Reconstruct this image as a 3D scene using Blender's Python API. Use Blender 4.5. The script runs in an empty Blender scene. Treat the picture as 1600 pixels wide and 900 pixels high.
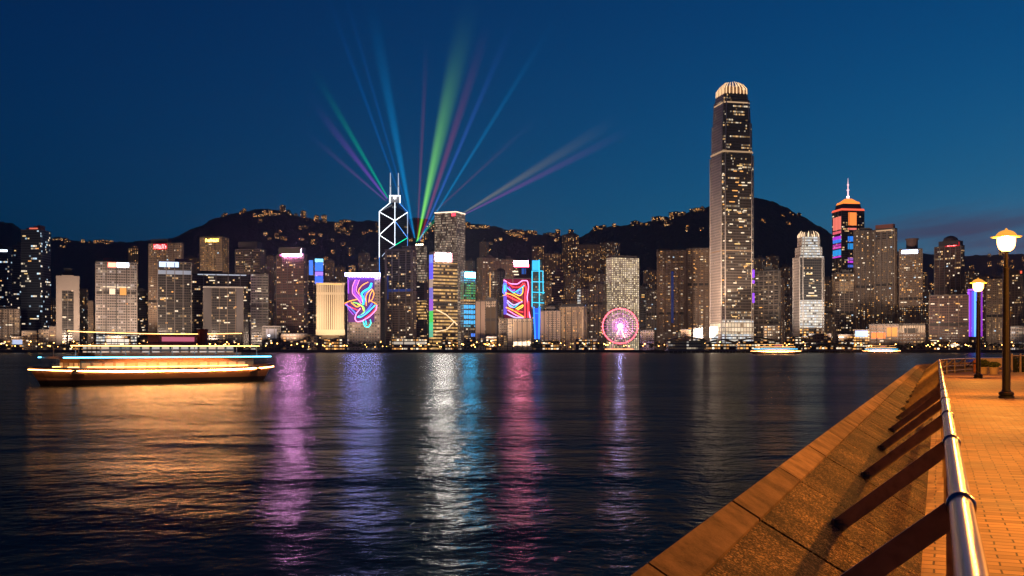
import bpy, math, random
from mathutils import Vector, Matrix
R = math.radians
rnd = random.Random(7)
SC = bpy.context.scene
COL = SC.collection

# ------------------------------------------------------------------ camera
HOR, F = 546.0, 1600.0            # horizon row and focal length of the photograph, in its pixels
EYE = 1.6                         # eye height above the promenade paving (z = 0)
WATER = -3.0
LAND = 0.5
cam_d = bpy.data.cameras.new('camera'); cam = bpy.data.objects.new('camera', cam_d); COL.objects.link(cam)
cam.location = (0, 0, EYE); cam.rotation_euler = (R(90), 0, 0)
cam_d.sensor_width = 36; cam_d.lens = 36; cam_d.shift_y = (HOR - 450) / 1600
cam_d.clip_start = 0.05; cam_d.clip_end = 40000
SC.camera = cam

# ------------------------------------------------------------------ twilight sky
world = bpy.data.worlds.new('World'); SC.world = world; world.use_nodes = True; world.cycles.sampling_method = 'NONE'
wt = world.node_tree; WL = wt.links
def wn(kind, **kw):
    n = wt.nodes.new(kind)
    for k, v in kw.items(): setattr(n, k, v)
    return n
def wmath(op, a, b=None, clamp=False):
    n = wn('ShaderNodeMath', operation=op, use_clamp=clamp)
    for i, v in enumerate((a, b)):
        if v is None: continue
        if isinstance(v, (int, float)): n.inputs[i].default_value = v
        else: WL.new(v, n.inputs[i])
    return n.outputs[0]
sky = wn('ShaderNodeTexSky', sky_type='NISHITA', sun_disc=False)
sky.sun_elevation = R(-3); sky.sun_rotation = R(50)
sep = wn('ShaderNodeSeparateColor'); WL.new(sky.outputs[0], sep.inputs[0])
r_, g_, b_ = sep.outputs
red = wmath('MULTIPLY', wmath('POWER', r_, 4.0), 2.6)
grn = wmath('MULTIPLY', wmath('POWER', g_, 1.4), 0.84)
blu = wmath('MULTIPLY', wmath('ADD', g_, b_), 0.575)
comb = wn('ShaderNodeCombineColor')
for i, s in enumerate((red, grn, blu)): WL.new(s, comb.inputs[i])
geo = wn('ShaderNodeTexCoord'); sx = wn('ShaderNodeSeparateXYZ'); WL.new(geo.outputs['Generated'], sx.inputs[0])
az = wmath('DIVIDE', sx.outputs[0], wmath('MAXIMUM', sx.outputs[1], 0.05))
el = wmath('DIVIDE', sx.outputs[2], wmath('MAXIMUM', sx.outputs[1], 0.05))
cv = wn('ShaderNodeCombineXYZ'); WL.new(az, cv.inputs[0])
WL.new(wmath('SUBTRACT', wmath('MULTIPLY', el, 9.0), wmath('MULTIPLY', az, 1.6)), cv.inputs[1])
nz = wn('ShaderNodeTexNoise', noise_dimensions='2D'); nz.inputs['Scale'].default_value = 4.2; nz.inputs['Detail'].default_value = 5; nz.inputs['Roughness'].default_value = .5
WL.new(cv.outputs[0], nz.inputs['Vector'])
cl = wmath('MULTIPLY', wmath('SUBTRACT', nz.outputs[0], 0.43), 4.5, True)
def ramp(src, a, b):
    n = wn('ShaderNodeMapRange', interpolation_type='SMOOTHSTEP'); WL.new(src, n.inputs[0])
    n.inputs[1].default_value = a; n.inputs[2].default_value = b; return n.outputs[0]
cmask = wmath('MULTIPLY', wmath('MULTIPLY', ramp(az, .26, .44), ramp(el, .165, .10)), wmath('ADD', wmath('MULTIPLY', cl, .95), .05), True)
cmix = wn('ShaderNodeMix', data_type='RGBA'); WL.new(cmask, cmix.inputs[0]); WL.new(comb.outputs[0], cmix.inputs[6])
cmix.inputs[7].default_value = (.055, .055, .115, 1)
mauve = wn('ShaderNodeMix', data_type='RGBA'); WL.new(wmath('MULTIPLY', wmath('MULTIPLY', ramp(az, .30, .52), ramp(el, .16, .04)), .45), mauve.inputs[0])
WL.new(cmix.outputs[2], mauve.inputs[6]); mauve.inputs[7].default_value = (.11, .10, .19, 1)
WL.new(mauve.outputs[2], wt.nodes['Background'].inputs[0]); wt.nodes['Background'].inputs[1].default_value = 1.0

SC.view_settings.view_transform = 'Standard'; SC.view_settings.look = 'None'
SC.view_settings.exposure = 0; SC.view_settings.gamma = 1; SC.view_settings.use_curve_mapping = False
SC.render.engine = 'CYCLES'
cy = SC.cycles
cy.use_denoising = True; cy.denoiser = 'OPENIMAGEDENOISE'; cy.max_bounces = 5; cy.glossy_bounces = 3; cy.diffuse_bounces = 2
cy.transparent_max_bounces = 16; cy.volume_bounces = 0; cy.sample_clamp_indirect = 6; cy.caustics_reflective = False; cy.caustics_refractive = False
cy.use_light_tree = True; cy.volume_max_steps = 64

# ------------------------------------------------------------------ helpers
def at(px, py, Z):
    return Vector(((px - 800) / F * Z, Z, EYE + (HOR - py) / F * Z))
def zat(py, Z): return EYE + (HOR - py) / F * Z

class MB:
    """collects shapes; build() links them as one mesh object"""
    def __init__(s): s.v = []; s.f = []; s.uv = []; s.m = []
    def face(s, pts, uv=None, m=0):
        b = len(s.v); s.v.extend([tuple(p) for p in pts]); s.f.append(tuple(range(b, b + len(pts))))
        s.uv.extend(uv or [(0.5, 0.5)] * len(pts)); s.m.append(m)
    def mesh(s, verts, faces, m=0):
        b = len(s.v); s.v.extend([tuple(p) for p in verts])
        for f in faces:
            s.f.append(tuple(b + i for i in f)); s.uv.extend([(0.5, 0.5)] * len(f)); s.m.append(m)
    def box(s, x0, x1, y0, y1, z0, z1, m=0):
        v = [(x, y, z) for z in (z0, z1) for (x, y) in ((x0, y0), (x1, y0), (x1, y1), (x0, y1))]
        s.mesh(v, [(0, 3, 2, 1), (4, 5, 6, 7), (0, 1, 5, 4), (1, 2, 6, 5), (2, 3, 7, 6), (3, 0, 4, 7)], m)
    def obox(s, a, b, w, h, m=0):
        """a flat bar from a to b, w across (horizontal normal), h tall"""
        a, b = Vector(a), Vector(b); d = (b - a).normalized()
        side = d.cross(Vector((0, 0, 1)))
        side = side.normalized() if side.length > 1e-4 else Vector((1, 0, 0))
        up = side.cross(d).normalized()
        v = []
        for p in (a, b):
            for (i, j) in ((-1, -1), (1, -1), (1, 1), (-1, 1)): v.append(p + side * i * w / 2 + up * j * h / 2)
        s.mesh(v, [(0, 3, 2, 1), (4, 5, 6, 7), (0, 1, 5, 4), (1, 2, 6, 5), (2, 3, 7, 6), (3, 0, 4, 7)], m)
    def tube(s, pts, r, n=8, closed=False, m=0):
        pts = [Vector(p) for p in pts]; N = len(pts); v = []; prev = None
        for i, p in enumerate(pts):
            if closed: d = pts[(i + 1) % N] - pts[i - 1]
            else: d = pts[min(i + 1, N - 1)] - pts[max(i - 1, 0)]
            d.normalize()
            if prev is None:
                ref = Vector((0, 0, 1)) if abs(d.z) < .9 else Vector((0, 1, 0))
                prev = d.cross(ref).normalized()
            else:
                prev = (prev - d * prev.dot(d)).normalized()
            u = prev; w = d.cross(u); rr = r[i] if isinstance(r, (list, tuple)) else r
            for k in range(n):
                a = 2 * math.pi * k / n; v.append(p + u * math.cos(a) * rr + w * math.sin(a) * rr)
        f = []
        for i in range(N if closed else N - 1):
            j = (i + 1) % N
            for k in range(n):
                q = (k + 1) % n; f.append((i * n + k, i * n + q, j * n + q, j * n + k))
        if not closed: f += [tuple(range(n))[::-1], tuple((N - 1) * n + k for k in range(n))]
        s.mesh(v, f, m)
    def lathe(s, prof, n=24, c=(0, 0, 0), m=0):
        v = []; f = []; L = len(prof)
        for (r, z) in prof:
            for k in range(n):
                a = 2 * math.pi * k / n; v.append((c[0] + r * math.cos(a), c[1] + r * math.sin(a), c[2] + z))
        for i in range(L - 1):
            for k in range(n):
                q = (k + 1) % n; f.append((i * n + k, i * n + q, (i + 1) * n + q, (i + 1) * n + k))
        f += [tuple(range(n))[::-1], tuple((L - 1) * n + k for k in range(n))]
        s.mesh(v, f, m)
    def wallring(s, ring, z0, z1, ring2=None, m=0, u0=0.0):
        """walls round a plan outline with uv in metres; ring2 = the outline at the top"""
        ring2 = ring2 or ring; u = u0
        for i in range(len(ring)):
            a, b = ring[i], ring[(i + 1) % len(ring)]; a2, b2 = ring2[i], ring2[(i + 1) % len(ring)]
            L = math.hypot(b[0] - a[0], b[1] - a[1])
            s.face([(a[0], a[1], z0), (b[0], b[1], z0), (b2[0], b2[1], z1), (a2[0], a2[1], z1)],
                   [(u, z0), (u + L, z0), (u + L, z1), (u, z1)], m); u += L + 7.3
    def build(s, name, mat, parent=None, smooth=False, loc=None):
        me = bpy.data.meshes.new(name); me.from_pydata(s.v, [], s.f)
        uvl = me.uv_layers.new(name='UVMap'); flat = [c for p in s.uv for c in p]; uvl.data.foreach_set('uv', flat)
        for mm in (mat if isinstance(mat, (list, tuple)) else [mat]): me.materials.append(mm)
        me.polygons.foreach_set('material_index', s.m)
        if smooth: me.polygons.foreach_set('use_smooth', [True] * len(me.polygons))
        me.update()
        o = bpy.data.objects.new(name, me); COL.objects.link(o)
        if parent: o.parent = parent
        if loc is not None: o.location = loc
        return o

def tag(o, label, cat, group=None, kind=None):
    if label and len(label.split()) > 15: print('LONG', len(label.split()), label, flush=True)
    if label: o['label'] = label
    if cat: o['category'] = cat
    if group: o['group'] = group
    if kind: o['kind'] = kind
    return o
def thing(name, label, cat, loc=(0, 0, 0), rz=0, group=None):
    o = bpy.data.objects.new(name, None); COL.objects.link(o); o.empty_display_size = .2
    o.location = loc; o.rotation_euler = (0, 0, rz); return tag(o, label, cat, group)
KIDS = {}
def kids(o):
    return [c for c in COL.objects if c.parent == o]
def dup(root, loc, rz=0, label=None, group=None, scale=None):
    tree = KIDS.get(root.name)
    if tree is None:
        tree = KIDS[root.name] = [(c, kids(c)) for c in kids(root)]
    r = root.copy(); COL.objects.link(r); r.location = loc; r.rotation_euler = (0, 0, rz)
    if scale: r.scale = (scale,) * 3
    if label: r['label'] = label
    if group: r['group'] = group
    for c, gs in tree:
        k = c.copy(); COL.objects.link(k); k.parent = r
        for g in gs:
            q = g.copy(); COL.objects.link(q); q.parent = k
    return r

# ------------------------------------------------------------------ materials
class N:
    def __init__(s, name):
        s.mat = bpy.data.materials.new(name); s.mat.use_nodes = True; s.t = s.mat.node_tree; s.L = s.t.links
        s.p = s.t.nodes['Principled BSDF']; s.out = s.t.nodes['Material Output']
    def n(s, k, **kw):
        x = s.t.nodes.new(k)
        for a, b in kw.items(): setattr(x, a, b)
        return x
    def link(s, a, b): s.L.new(a, b)
    def put(s, inp, v):
        if isinstance(v, (int, float)): inp.default_value = v
        elif isinstance(v, (tuple, list)): inp.default_value = tuple(v) + ((1,) if len(v) == 3 and len(inp.default_value) == 4 else ())
        else: s.link(v, inp)
    def math(s, op, a, b=None, clamp=False):
        x = s.n('ShaderNodeMath', operation=op, use_clamp=clamp); s.put(x.inputs[0], a)
        if b is not None: s.put(x.inputs[1], b)
        return x.outputs[0]
    def mix(s, f, a, b):
        x = s.n('ShaderNodeMix', data_type='RGBA'); s.put(x.inputs[0], f); s.put(x.inputs[6], a); s.put(x.inputs[7], b); return x.outputs[2]
    def noise(s, vec, scale, detail=3, rough=.5, dim='3D'):
        x = s.n('ShaderNodeTexNoise', noise_dimensions=dim); x.inputs['Scale'].default_value = scale
        x.inputs['Detail'].default_value = detail; x.inputs['Roughness'].default_value = rough
        if vec is not None: s.link(vec, x.inputs['Vector'])
        return x.outputs[0]
    def bump(s, h, dist=.02, strength=1):
        x = s.n('ShaderNodeBump'); x.inputs['Distance'].default_value = dist; x.inputs['Strength'].default_value = strength
        s.link(h, x.inputs['Height']); s.link(x.outputs[0], s.p.inputs['Normal']); return x
    def obj(s): return s.n('ShaderNodeTexCoord').outputs['Object']
    def world(s): return s.n('ShaderNodeNewGeometry').outputs['Position']

MATS = {}
def plain(name, col, rough=.6, metal=0.0, var=.25, scale=3.0):
    if name in MATS: return MATS[name]
    a = N(name); v = a.noise(a.world(), scale, 4)
    a.link(a.mix(v, tuple(c * (1 - var) for c in col), tuple(min(1, c * (1 + var)) for c in col)), a.p.inputs['Base Color'])
    a.p.inputs['Roughness'].default_value = rough; a.p.inputs['Metallic'].default_value = metal
    MATS[name] = a.mat; return a.mat
def glow(name, col, strength, sampled=False):
    if name in MATS: return MATS[name]
    a = N(name); a.p.inputs['Base Color'].default_value = (*[c * .3 for c in col], 1)
    a.p.inputs['Emission Color'].default_value = (*col, 1); a.p.inputs['Emission Strength'].default_value = strength; a.p.inputs['Specular IOR Level'].default_value = .1
    a.mat.cycles.emission_sampling = 'FRONT' if sampled else 'NONE'
    MATS[name] = a.mat; return a.mat

WARM, AMBER, COOL, WHITE = (1, .58, .24), (1, .45, .12), (.6, .82, 1), (1, .80, .56)
def facade(name, wall, glass=(.02, .025, .035), fh=3.6, bw=3.0, wx=.7, wy=.5, lit=.12, band=.0, bandlen=6, S=.9,
           c1=WARM, c2=WHITE, cmix=.3, even=0.0, rough=.35, dim=.0, cluster=1.0):
    """a wall with a grid of windows (uv in metres); some rooms are lit, in clusters and in runs along a floor"""
    if name in MATS: return MATS[name]
    a = N(name); uv = a.n('ShaderNodeUVMap').outputs[0]; sp = a.n('ShaderNodeSeparateXYZ'); a.link(uv, sp.inputs[0])
    u = a.math('DIVIDE', sp.outputs[0], bw); v = a.math('DIVIDE', sp.outputs[1], fh)
    cu, cv_ = a.math('FLOOR', u), a.math('FLOOR', v); fu, fv = a.math('FRACT', u), a.math('FRACT', v)
    mu = a.math('LESS_THAN', a.math('ABSOLUTE', a.math('SUBTRACT', fu, .5)), wx / 2)
    mv = a.math('LESS_THAN', a.math('ABSOLUTE', a.math('SUBTRACT', fv, .5)), wy / 2)
    win = a.math('MULTIPLY', mu, mv)
    rv = a.n('ShaderNodeObjectInfo').outputs['Random']
    ox = a.math('ADD', cu, a.math('FLOOR', a.math('MULTIPLY', rv, 971.0)))
    oy = a.math('ADD', cv_, a.math('FLOOR', a.math('MULTIPLY', rv, 613.0)))
    c = a.n('ShaderNodeCombineXYZ'); a.link(ox, c.inputs[0]); a.link(oy, c.inputs[1])
    wnz = a.n('ShaderNodeTexWhiteNoise', noise_dimensions='2D'); a.link(c.outputs[0], wnz.inputs['Vector'])
    sc = a.n('ShaderNodeSeparateColor'); a.link(wnz.outputs['Color'], sc.inputs[0])
    mp = a.n('ShaderNodeMapping'); a.link(c.outputs[0], mp.inputs['Vector']); mp.inputs['Scale'].default_value = (.11, .23, 1)
    cn = a.noise(mp.outputs[0], 1.0, 2, .5, '2D')
    cl_ = a.math('MULTIPLY', a.math('SUBTRACT', cn, .36), 3.6, True)
    p = a.math('MULTIPLY', a.math('ADD', a.math('MULTIPLY', cl_, 1.7 * cluster), 1 - .85 * cluster), lit)
    on = a.math('LESS_THAN', wnz.outputs['Value'], p)
    if band > 0:
        d = a.n('ShaderNodeCombineXYZ'); a.link(a.math('FLOOR', a.math('DIVIDE', ox, float(bandlen))), d.inputs[0]); a.link(oy, d.inputs[1]); d.inputs[2].default_value = 5
        w2 = a.n('ShaderNodeTexWhiteNoise', noise_dimensions='3D'); a.link(d.outputs[0], w2.inputs['Vector'])
        on = a.math('MAXIMUM', on, a.math('LESS_THAN', w2.outputs['Value'], band))
    lvl = a.math('ADD', a.math('MULTIPLY', a.math('POWER', sc.outputs[1], 2.2), 1.15 * (1 - even)), .18 + .75 * even)
    em = a.math('ADD', a.math('MULTIPLY', on, lvl), dim)  # dim: faint glow added to every window to lift the facade's tone
    a.link(a.math('MULTIPLY', a.math('MULTIPLY', em, win), S), a.p.inputs['Emission Strength'])
    a.link(a.mix(a.math('LESS_THAN', sc.outputs[2], cmix), c1, c2), a.p.inputs['Emission Color'])
    st = a.noise(a.world(), .06, 4); wc = a.mix(st, tuple(x * .75 for x in wall), tuple(min(1, x * 1.2) for x in wall))
    a.link(a.mix(win, wc, glass), a.p.inputs['Base Color'])
    a.link(a.math('ADD', a.math('MULTIPLY', win, rough - .75), .75), a.p.inputs['Roughness'])
    a.mat.cycles.emission_sampling = 'NONE'
    MATS[name] = a.mat; return a.mat

def ST(k):
    """facade styles"""
    T = {
     'blue':   lambda: facade('blue_glass_offices', (.07, .085, .11), (.03, .045, .07), 4, 3.2, .9, .62, .05, .05, 3, 1.2, WHITE, COOL, .35, rough=.2),
     'dark':   lambda: facade('dark_glass_offices', (.085, .075, .07), (.03, .032, .036), 3.9, 3.0, .86, .6, .085, .07, 3, 1.15, WARM, WHITE, .35, rough=.2),
     'brown':  lambda: facade('brown_clad_offices', (.17, .125, .10), (.03, .028, .03), 3.9, 3.0, .8, .5, .09, .07, 3, 1.15, WARM, WHITE, .3),
     'red':    lambda: facade('dark_red_clad_offices', (.13, .075, .068), (.03, .025, .03), 3.9, 3.2, .75, .5, .08, .06, 3, 1.15, WARM, WHITE, .3),
     'beige':  lambda: facade('beige_hotel_wall', (.42, .31, .24), (.03, .025, .02), 3.3, 2.8, .55, .5, .3, 0, 4, .9, AMBER, WHITE, .3, dim=.05),
     'cream':  lambda: facade('cream_stone_offices', (.48, .38, .3), (.03, .028, .025), 3.8, 3.4, .6, .45, .2, .05, 4, .8, WARM, WHITE, .3, dim=.05),
     'hotel':  lambda: facade('warm_hotel_rooms', (.36, .27, .2), (.03, .025, .02), 3.1, 2.6, .6, .5, .55, 0, 4, .6, AMBER, WARM, .4, dim=.08),
     'resid':  lambda: facade('apartment_wall', (.28, .20, .15), (.03, .026, .024), 3.0, 3.2, .5, .45, .28, 0, 4, 1.25, AMBER, WHITE, .4, dim=.03),
     'residd': lambda: facade('dim_apartment_wall', (.22, .165, .13), (.025, .024, .024), 3.0, 3.2, .5, .45, .17, 0, 4, 1.35, AMBER, WHITE, .35, dim=.03),
     'residb': lambda: facade('busy_apartment_wall', (.26, .18, .13), (.03, .026, .024), 3.2, 4.2, .42, .5, .34, 0, 4, 1.4, AMBER, WARM, .4, dim=.04),
     'yellow': lambda: facade('yellow_lit_floors', (.10, .07, .045), (.04, .03, .02), 5.4, 3.4, .97, .5, .72, .6, 7, 1.0, (1, .56, .18), WARM, .4, even=.42, cluster=.35),
     'grid':   lambda: facade('dense_lit_grid', (.20, .16, .13), (.03, .028, .025), 4.4, 2.6, .62, .6, .62, .1, 3, .62, (1, .70, .48), WHITE, .4, even=.15, cluster=.7, dim=.10),
     'dots':   lambda: facade('porthole_window_grid', (.55, .50, .42), (.05, .045, .04), 3.5, 3.5, .6, .6, .78, 0, 4, 1.15, (1, .78, .45), WHITE, .5, even=.25, cluster=.3, dim=.2),
     'silver': lambda: facade('silver_glass_offices', (.22, .20, .19), (.04, .04, .045), 4.2, 3.2, .9, .55, .05, .10, 5, .6, WHITE, (1, .93, .85), .4, rough=.2, dim=.03),
     'frame':  lambda: facade('pale_framed_offices', (.42, .36, .33), (.04, .038, .04), 4.0, 3.2, .82, .62, .10, .22, 6, .55, WHITE, (1, .9, .85), .4, dim=.07),
     'white':  lambda: facade('white_lit_floors', (.3, .28, .26), (.05, .05, .05), 4.2, 3.0, .92, .62, .85, .5, 6, .95, (1, .9, .75), (.9, .95, 1), .4, even=.5, cluster=.2, dim=.1),
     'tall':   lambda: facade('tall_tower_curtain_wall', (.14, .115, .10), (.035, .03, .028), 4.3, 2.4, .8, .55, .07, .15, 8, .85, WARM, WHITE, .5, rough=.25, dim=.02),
     'tallw':  lambda: facade('tower_wall_lit_side', (.62, .52, .45), (.16, .13, .11), 4.3, 2.4, .5, .5, .06, .02, 9, .5, WARM, WHITE, .5, dim=.04),
     'twin':   lambda: facade('brown_slab_flats', (.27, .18, .125), (.04, .028, .022), 3.1, 4.4, .72, .42, .16, .05, 3, .9, AMBER, WHITE, .35, dim=.03),
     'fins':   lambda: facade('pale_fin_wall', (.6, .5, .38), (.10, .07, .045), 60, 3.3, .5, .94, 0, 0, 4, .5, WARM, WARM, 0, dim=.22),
     'neonw':  lambda: facade('checked_pale_wall', (.32, .25, .21), (.03, .025, .03), 4.4, 4.2, .6, .55, .35, 0, 4, .5, WHITE, (1, .7, .6), .4, dim=.06),
     'shop':   lambda: facade('lit_shopfront', (.22, .16, .11), (.05, .04, .03), 4.2, 4.0, .8, .5, .6, .2, 3, 1.9, AMBER, WHITE, .4, even=.1, cluster=.6),
     'mall':   lambda: facade('low_mall_wall', (.25, .18, .14), (.04, .03, .025), 5, 5, .7, .4, .2, .05, 3, .9, AMBER, WARM, .4),
     'house':  lambda: facade('hillside_house_wall', (.16, .11, .08), (.025, .022, .02), 3.4, 4, .5, .5, .28, .08, 3, 2.9, (1, .42, .10), WARM, .35, even=.1, cluster=.6),
     'cyan':   lambda: facade('cyan_lit_floors', (.03, .06, .08), (.02, .05, .07), 4.0, 2.8, .92, .6, .6, .4, 5, 1.0, (.1, .55, 1), (.2, .8, 1), .4, even=.4, cluster=.4),
     'green':  lambda: facade('green_lit_floors', (.03, .05, .04), (.02, .05, .03), 4.0, 2.8, .92, .6, .55, .4, 5, .8, (.25, .9, .2), (.1, .8, .5), .4, even=.3, cluster=.4),
    }
    return T[k]()

CONC = lambda: plain('grey_concrete', (.3, .28, .26), .8)
BEIGEC = lambda: plain('beige_concrete', (.45, .36, .29), .8)
DARKM = lambda: plain('dark_painted_metal', (.03, .03, .032), .5)
WIN_MATS = [('warm_window_light', AMBER, 1.25), ('pale_window_light', WHITE, 1.2), ('yellow_window_light', (1, .66, .25), 1.1), ('cool_window_light', COOL, .9)]

# shared lit-window meshes (a pane standing a hand's breadth proud of the wall)
WIN = []
for nm, colr, s_ in WIN_MATS:
    for (w, h) in ((2.6, 1.8), (5.4, 1.6), (9, 1.5)):
        b = MB(); b.box(-w / 2, w / 2, -.12, .05, -h / 2, h / 2)
        me_o = b.build('window', glow(nm, colr, s_)); WIN.append(me_o.data); bpy.data.objects.remove(me_o)

class Tower:
    pass
def tower(name, label, px0, px1, ptop, Z, style, side=0.0, depth=None, cat='building', base=LAND, wins=6, roof=True, group=None,
          secs=None, ribs=True, plant=True):
    """a building seen between px0 and px1 of the photograph, top at row ptop, Z metres away.
    side: share of its width that its turned side takes up (+ right side seen, - left side seen)."""
    T = Tower(); T.Z = Z
    pc = (px0 + px1) / 2; X = (pc - 800) / F * Z; th = math.atan2(X, Z)
    W = (px1 - px0) / F * Z * math.cos(th)
    if side:
        a = R(27); sgn = 1 if side > 0 else -1; sh = abs(side)
        w = W * (1 - sh) / math.cos(a); d = W * sh / math.sin(a); yaw = -th + (-a * sgn)
    else:
        w = W; d = depth or min(W * .8, 40); yaw = -th
    T.w, T.d, T.px0, T.px1, T.side = w, d, px0, px1, side
    T.W, T.pc = W, pc; T.cos = math.cos(th)
    root = thing(name, label, cat, (X, Z, base), yaw, group); T.root = root; T.roof = root
    H = zat(ptop, Z) - base; T.H = H; T.base = base
    ring = [(-w / 2, -d / 2), (w / 2, -d / 2), (w / 2, d / 2), (-w / 2, d / 2)]; T.ring = ring
    segs = secs or [(style, ptop)]
    z0 = 0.0
    for (st, pt) in segs:
        z1 = zat(pt, Z) - base
        b = MB(); b.wallring(ring, z0, z1, u0=rnd.uniform(0, 40)); mats_ = [ST(st)]
        relief = ribs and W > 22 and st not in ('fins', 'dots', 'neonw', 'cyan', 'green', 'grid', 'yellow', 'blue')
        if relief and z0 == 0.0:
            q_ = random.Random(int(px0 * 7 + ptop)); n = q_.choice((3, 4, 5)); rw = q_.uniform(.6, 1.6); ck = q_.choice('gtd')
            for i in range(n + 1):
                x = -w / 2 + w * i / n; b.box(x - rw / 2, x + rw / 2, -d / 2 - .7, -d / 2 + .1, 0, H - .3, 1)
            if side:
                sg = 1 if side > 0 else -1
                for i in range(1, 3): y = -d / 2 + d * i / 3; b.box(min(sg * w / 2, sg * (w / 2 + .6)), max(sg * w / 2, sg * (w / 2 + .6)), y - rw / 2, y + rw / 2, 0, H - .3, 1)
            mats_.append(plain('rib_cladding_' + ck, {'g': (.20, .18, .17), 't': (.27, .205, .16), 'd': (.09, .08, .075)}[ck], .7))
        b.build('wall', mats_, root); z0 = z1
    if roof:
        b = MB(); b.box(-w / 2 - .15, w / 2 + .15, -d / 2 - .15, d / 2 + .15, H, H + 1.4); T.roof = b.build('roof', plain('roof_parapet', (.12, .11, .11), .8), root)
    if plant and w > 14:
        b = MB(); pw = w * rnd.uniform(.25, .5); o = rnd.uniform(-.2, .2) * w
        b.box(o - pw / 2, o + pw / 2, -d * .25, d * .25, H + 1.4, H + 1.4 + rnd.uniform(3, 7)); 
        b.box(o + pw / 2, o + pw / 2 + w * .1, -d * .2, d * .1, H + 1.4, H + 4); b.build('roof_plant_room', plain('plant_room_wall', (.1, .09, .085), .8), T.roof)
    if relief:
        q_ = random.Random(int(px0))
        if H > 70:
            b = MB(); zz_ = H * q_.uniform(.35, .7); rg = [(x * 1.004 + (.35 if x > 0 else -.35), y + (.35 if y > 0 else -.35)) for x, y in ring]; b.wallring(rg, zz_, zz_ + 4.2); b.build('plant_floor', plain('louvred_plant_floor', (.05, .045, .045), .8), root)
    if plant and w > 14 and int(px0) % 5 < 2:
        b = MB(); b.tube([(w * .2, 0, H + 1.4), (w * .2, 0, H + 10 + px0 % 9)], .3, 5); b.tube([(w * .24, 1, H + 1.4), (w * .24, 1, H + 7)], .22, 5); b.build('aerial', DARKM(), T.roof)
    # the brightest lit windows, each a pane of its own
    for i in range(wins):
        fl = rnd.randint(2, max(3, int(H / 4) - 2)); me = WIN[rnd.choice((0, 1, 3, 4, 6, 7, 3, 4, 5, 0, 9))]
        half = .5 * (me.vertices[0].co.x - me.vertices[1].co.x); half = abs(half)
        if w / 2 - half < 1: continue
        o = bpy.data.objects.new('window', me); COL.objects.link(o); o.parent = root
        if side and abs(side) > .25 and rnd.random() < abs(side) and d / 2 - half > 1:
            sg = 1 if side > 0 else -1
            o.location = (sg * w / 2, rnd.uniform(-d / 2 + half, d / 2 - half), fl * 4.0 + 2); o.rotation_euler = (0, 0, R(90) * sg)
        else:
            o.location = (rnd.uniform(-w / 2 + half, w / 2 - half), -d / 2, fl * 4.0 + 2)
    return T
def panel(T, u0, u1, p0, p1, name, mat, out=.5, th=.6, face='f'):
    """a flat fixture on the front (f) or the turned side (s) of T: u across the face 0..1, rows p0 (top) to p1"""
    z1, z0 = zat(p0, T.Z) - T.base, zat(p1, T.Z) - T.base; b = MB()
    if face == 'f':
        b.box(-T.w / 2 + u0 * T.w, -T.w / 2 + u1 * T.w, -T.d / 2 - out, -T.d / 2 - out + th, z0, z1)
    elif T.side >= 0:
        b.box(T.w / 2 + out - th, T.w / 2 + out, -T.d / 2 + u0 * T.d, -T.d / 2 + u1 * T.d, z0, z1)
    else:
        b.box(-T.w / 2 - out, -T.w / 2 - out + th, T.d / 2 - u1 * T.d, T.d / 2 - u0 * T.d, z0, z1)
    return b.build(name, mat, T.root)
def letters(T, u0, u1, p0, p1, mat, n=7, out=1.0, face='f', seed=1, board=None):
    """a row of sign strokes too far off to read"""
    q = random.Random(seed); z1, z0 = zat(p0, T.Z) - T.base, zat(p1, T.Z) - T.base; b = MB()
    x0, x1 = -T.w / 2 + u0 * T.w, -T.w / 2 + u1 * T.w; y = -T.d / 2 - out
    cw = (x1 - x0) / n; h = z1 - z0
    for i in range(n):
        a = x0 + i * cw; t = cw * .22
        b.box(a + .05 * cw, a + .05 * cw + t, y, y + .4, z0, z1 - h * q.uniform(0, .3))
        if q.random() < .8: b.box(a + .05 * cw + t, a + cw * .8, y + .02, y + .38, z0 + h * (zz := q.choice((.0, .4, .75))), z0 + h * zz + h * .22)
        if q.random() < .6: b.box(a + cw * .62, a + cw * .8, y + .04, y + .36, z0 + h * .1, z1 - h * q.uniform(.05, .5))
    return b.build('sign_lettering', mat, board or T.root)

# ------------------------------------------------------------------ water and land
a = N('harbour_water')
wp = a.world()
def wave2(rot, sx_, sy_, scale, detail, rough=.55):
    m = a.n('ShaderNodeMapping'); a.link(wp, m.inputs['Vector']); m.inputs['Scale'].default_value = (sx_, sy_, 1); m.inputs['Rotation'].default_value = (0, 0, R(rot))
    return a.noise(m.outputs[0], scale, detail, rough)
gust = a.math('ADD', a.math('MULTIPLY', a.math('SUBTRACT', wave2(12, .5, 1, .035, 3), .36), 3.4, True), .30)
h1 = a.math('MULTIPLY', wave2(14, .8, 1, .10, 2), .42)
h2 = a.math('MULTIPLY', a.math('ADD', wave2(-17, .9, 1, .36, 3), a.math('MULTIPLY', wave2(23, .8, 1, .55, 2), .6)), .18)
h3 = a.math('MULTIPLY', wave2(-8, 1, 1, 1.2, 4), .15)
h = a.math('ADD', h1, a.math('MULTIPLY', a.math('ADD', h2, h3), gust))
bn = a.n('ShaderNodeBump'); bn.inputs['Distance'].default_value = 1.0; bn.inputs['Strength'].default_value = .95; a.link(h, bn.inputs['Height'])
a.t.nodes.remove(a.p)
gl_ = a.n('ShaderNodeBsdfGlossy'); gl_.inputs['Color'].default_value = (.29, .31, .30, 1); gl_.inputs['Roughness'].default_value = .17; a.link(bn.outputs[0], gl_.inputs['Normal'])
df_ = a.n('ShaderNodeBsdfDiffuse'); df_.inputs['Color'].default_value = (.004, .008, .012, 1)
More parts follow.
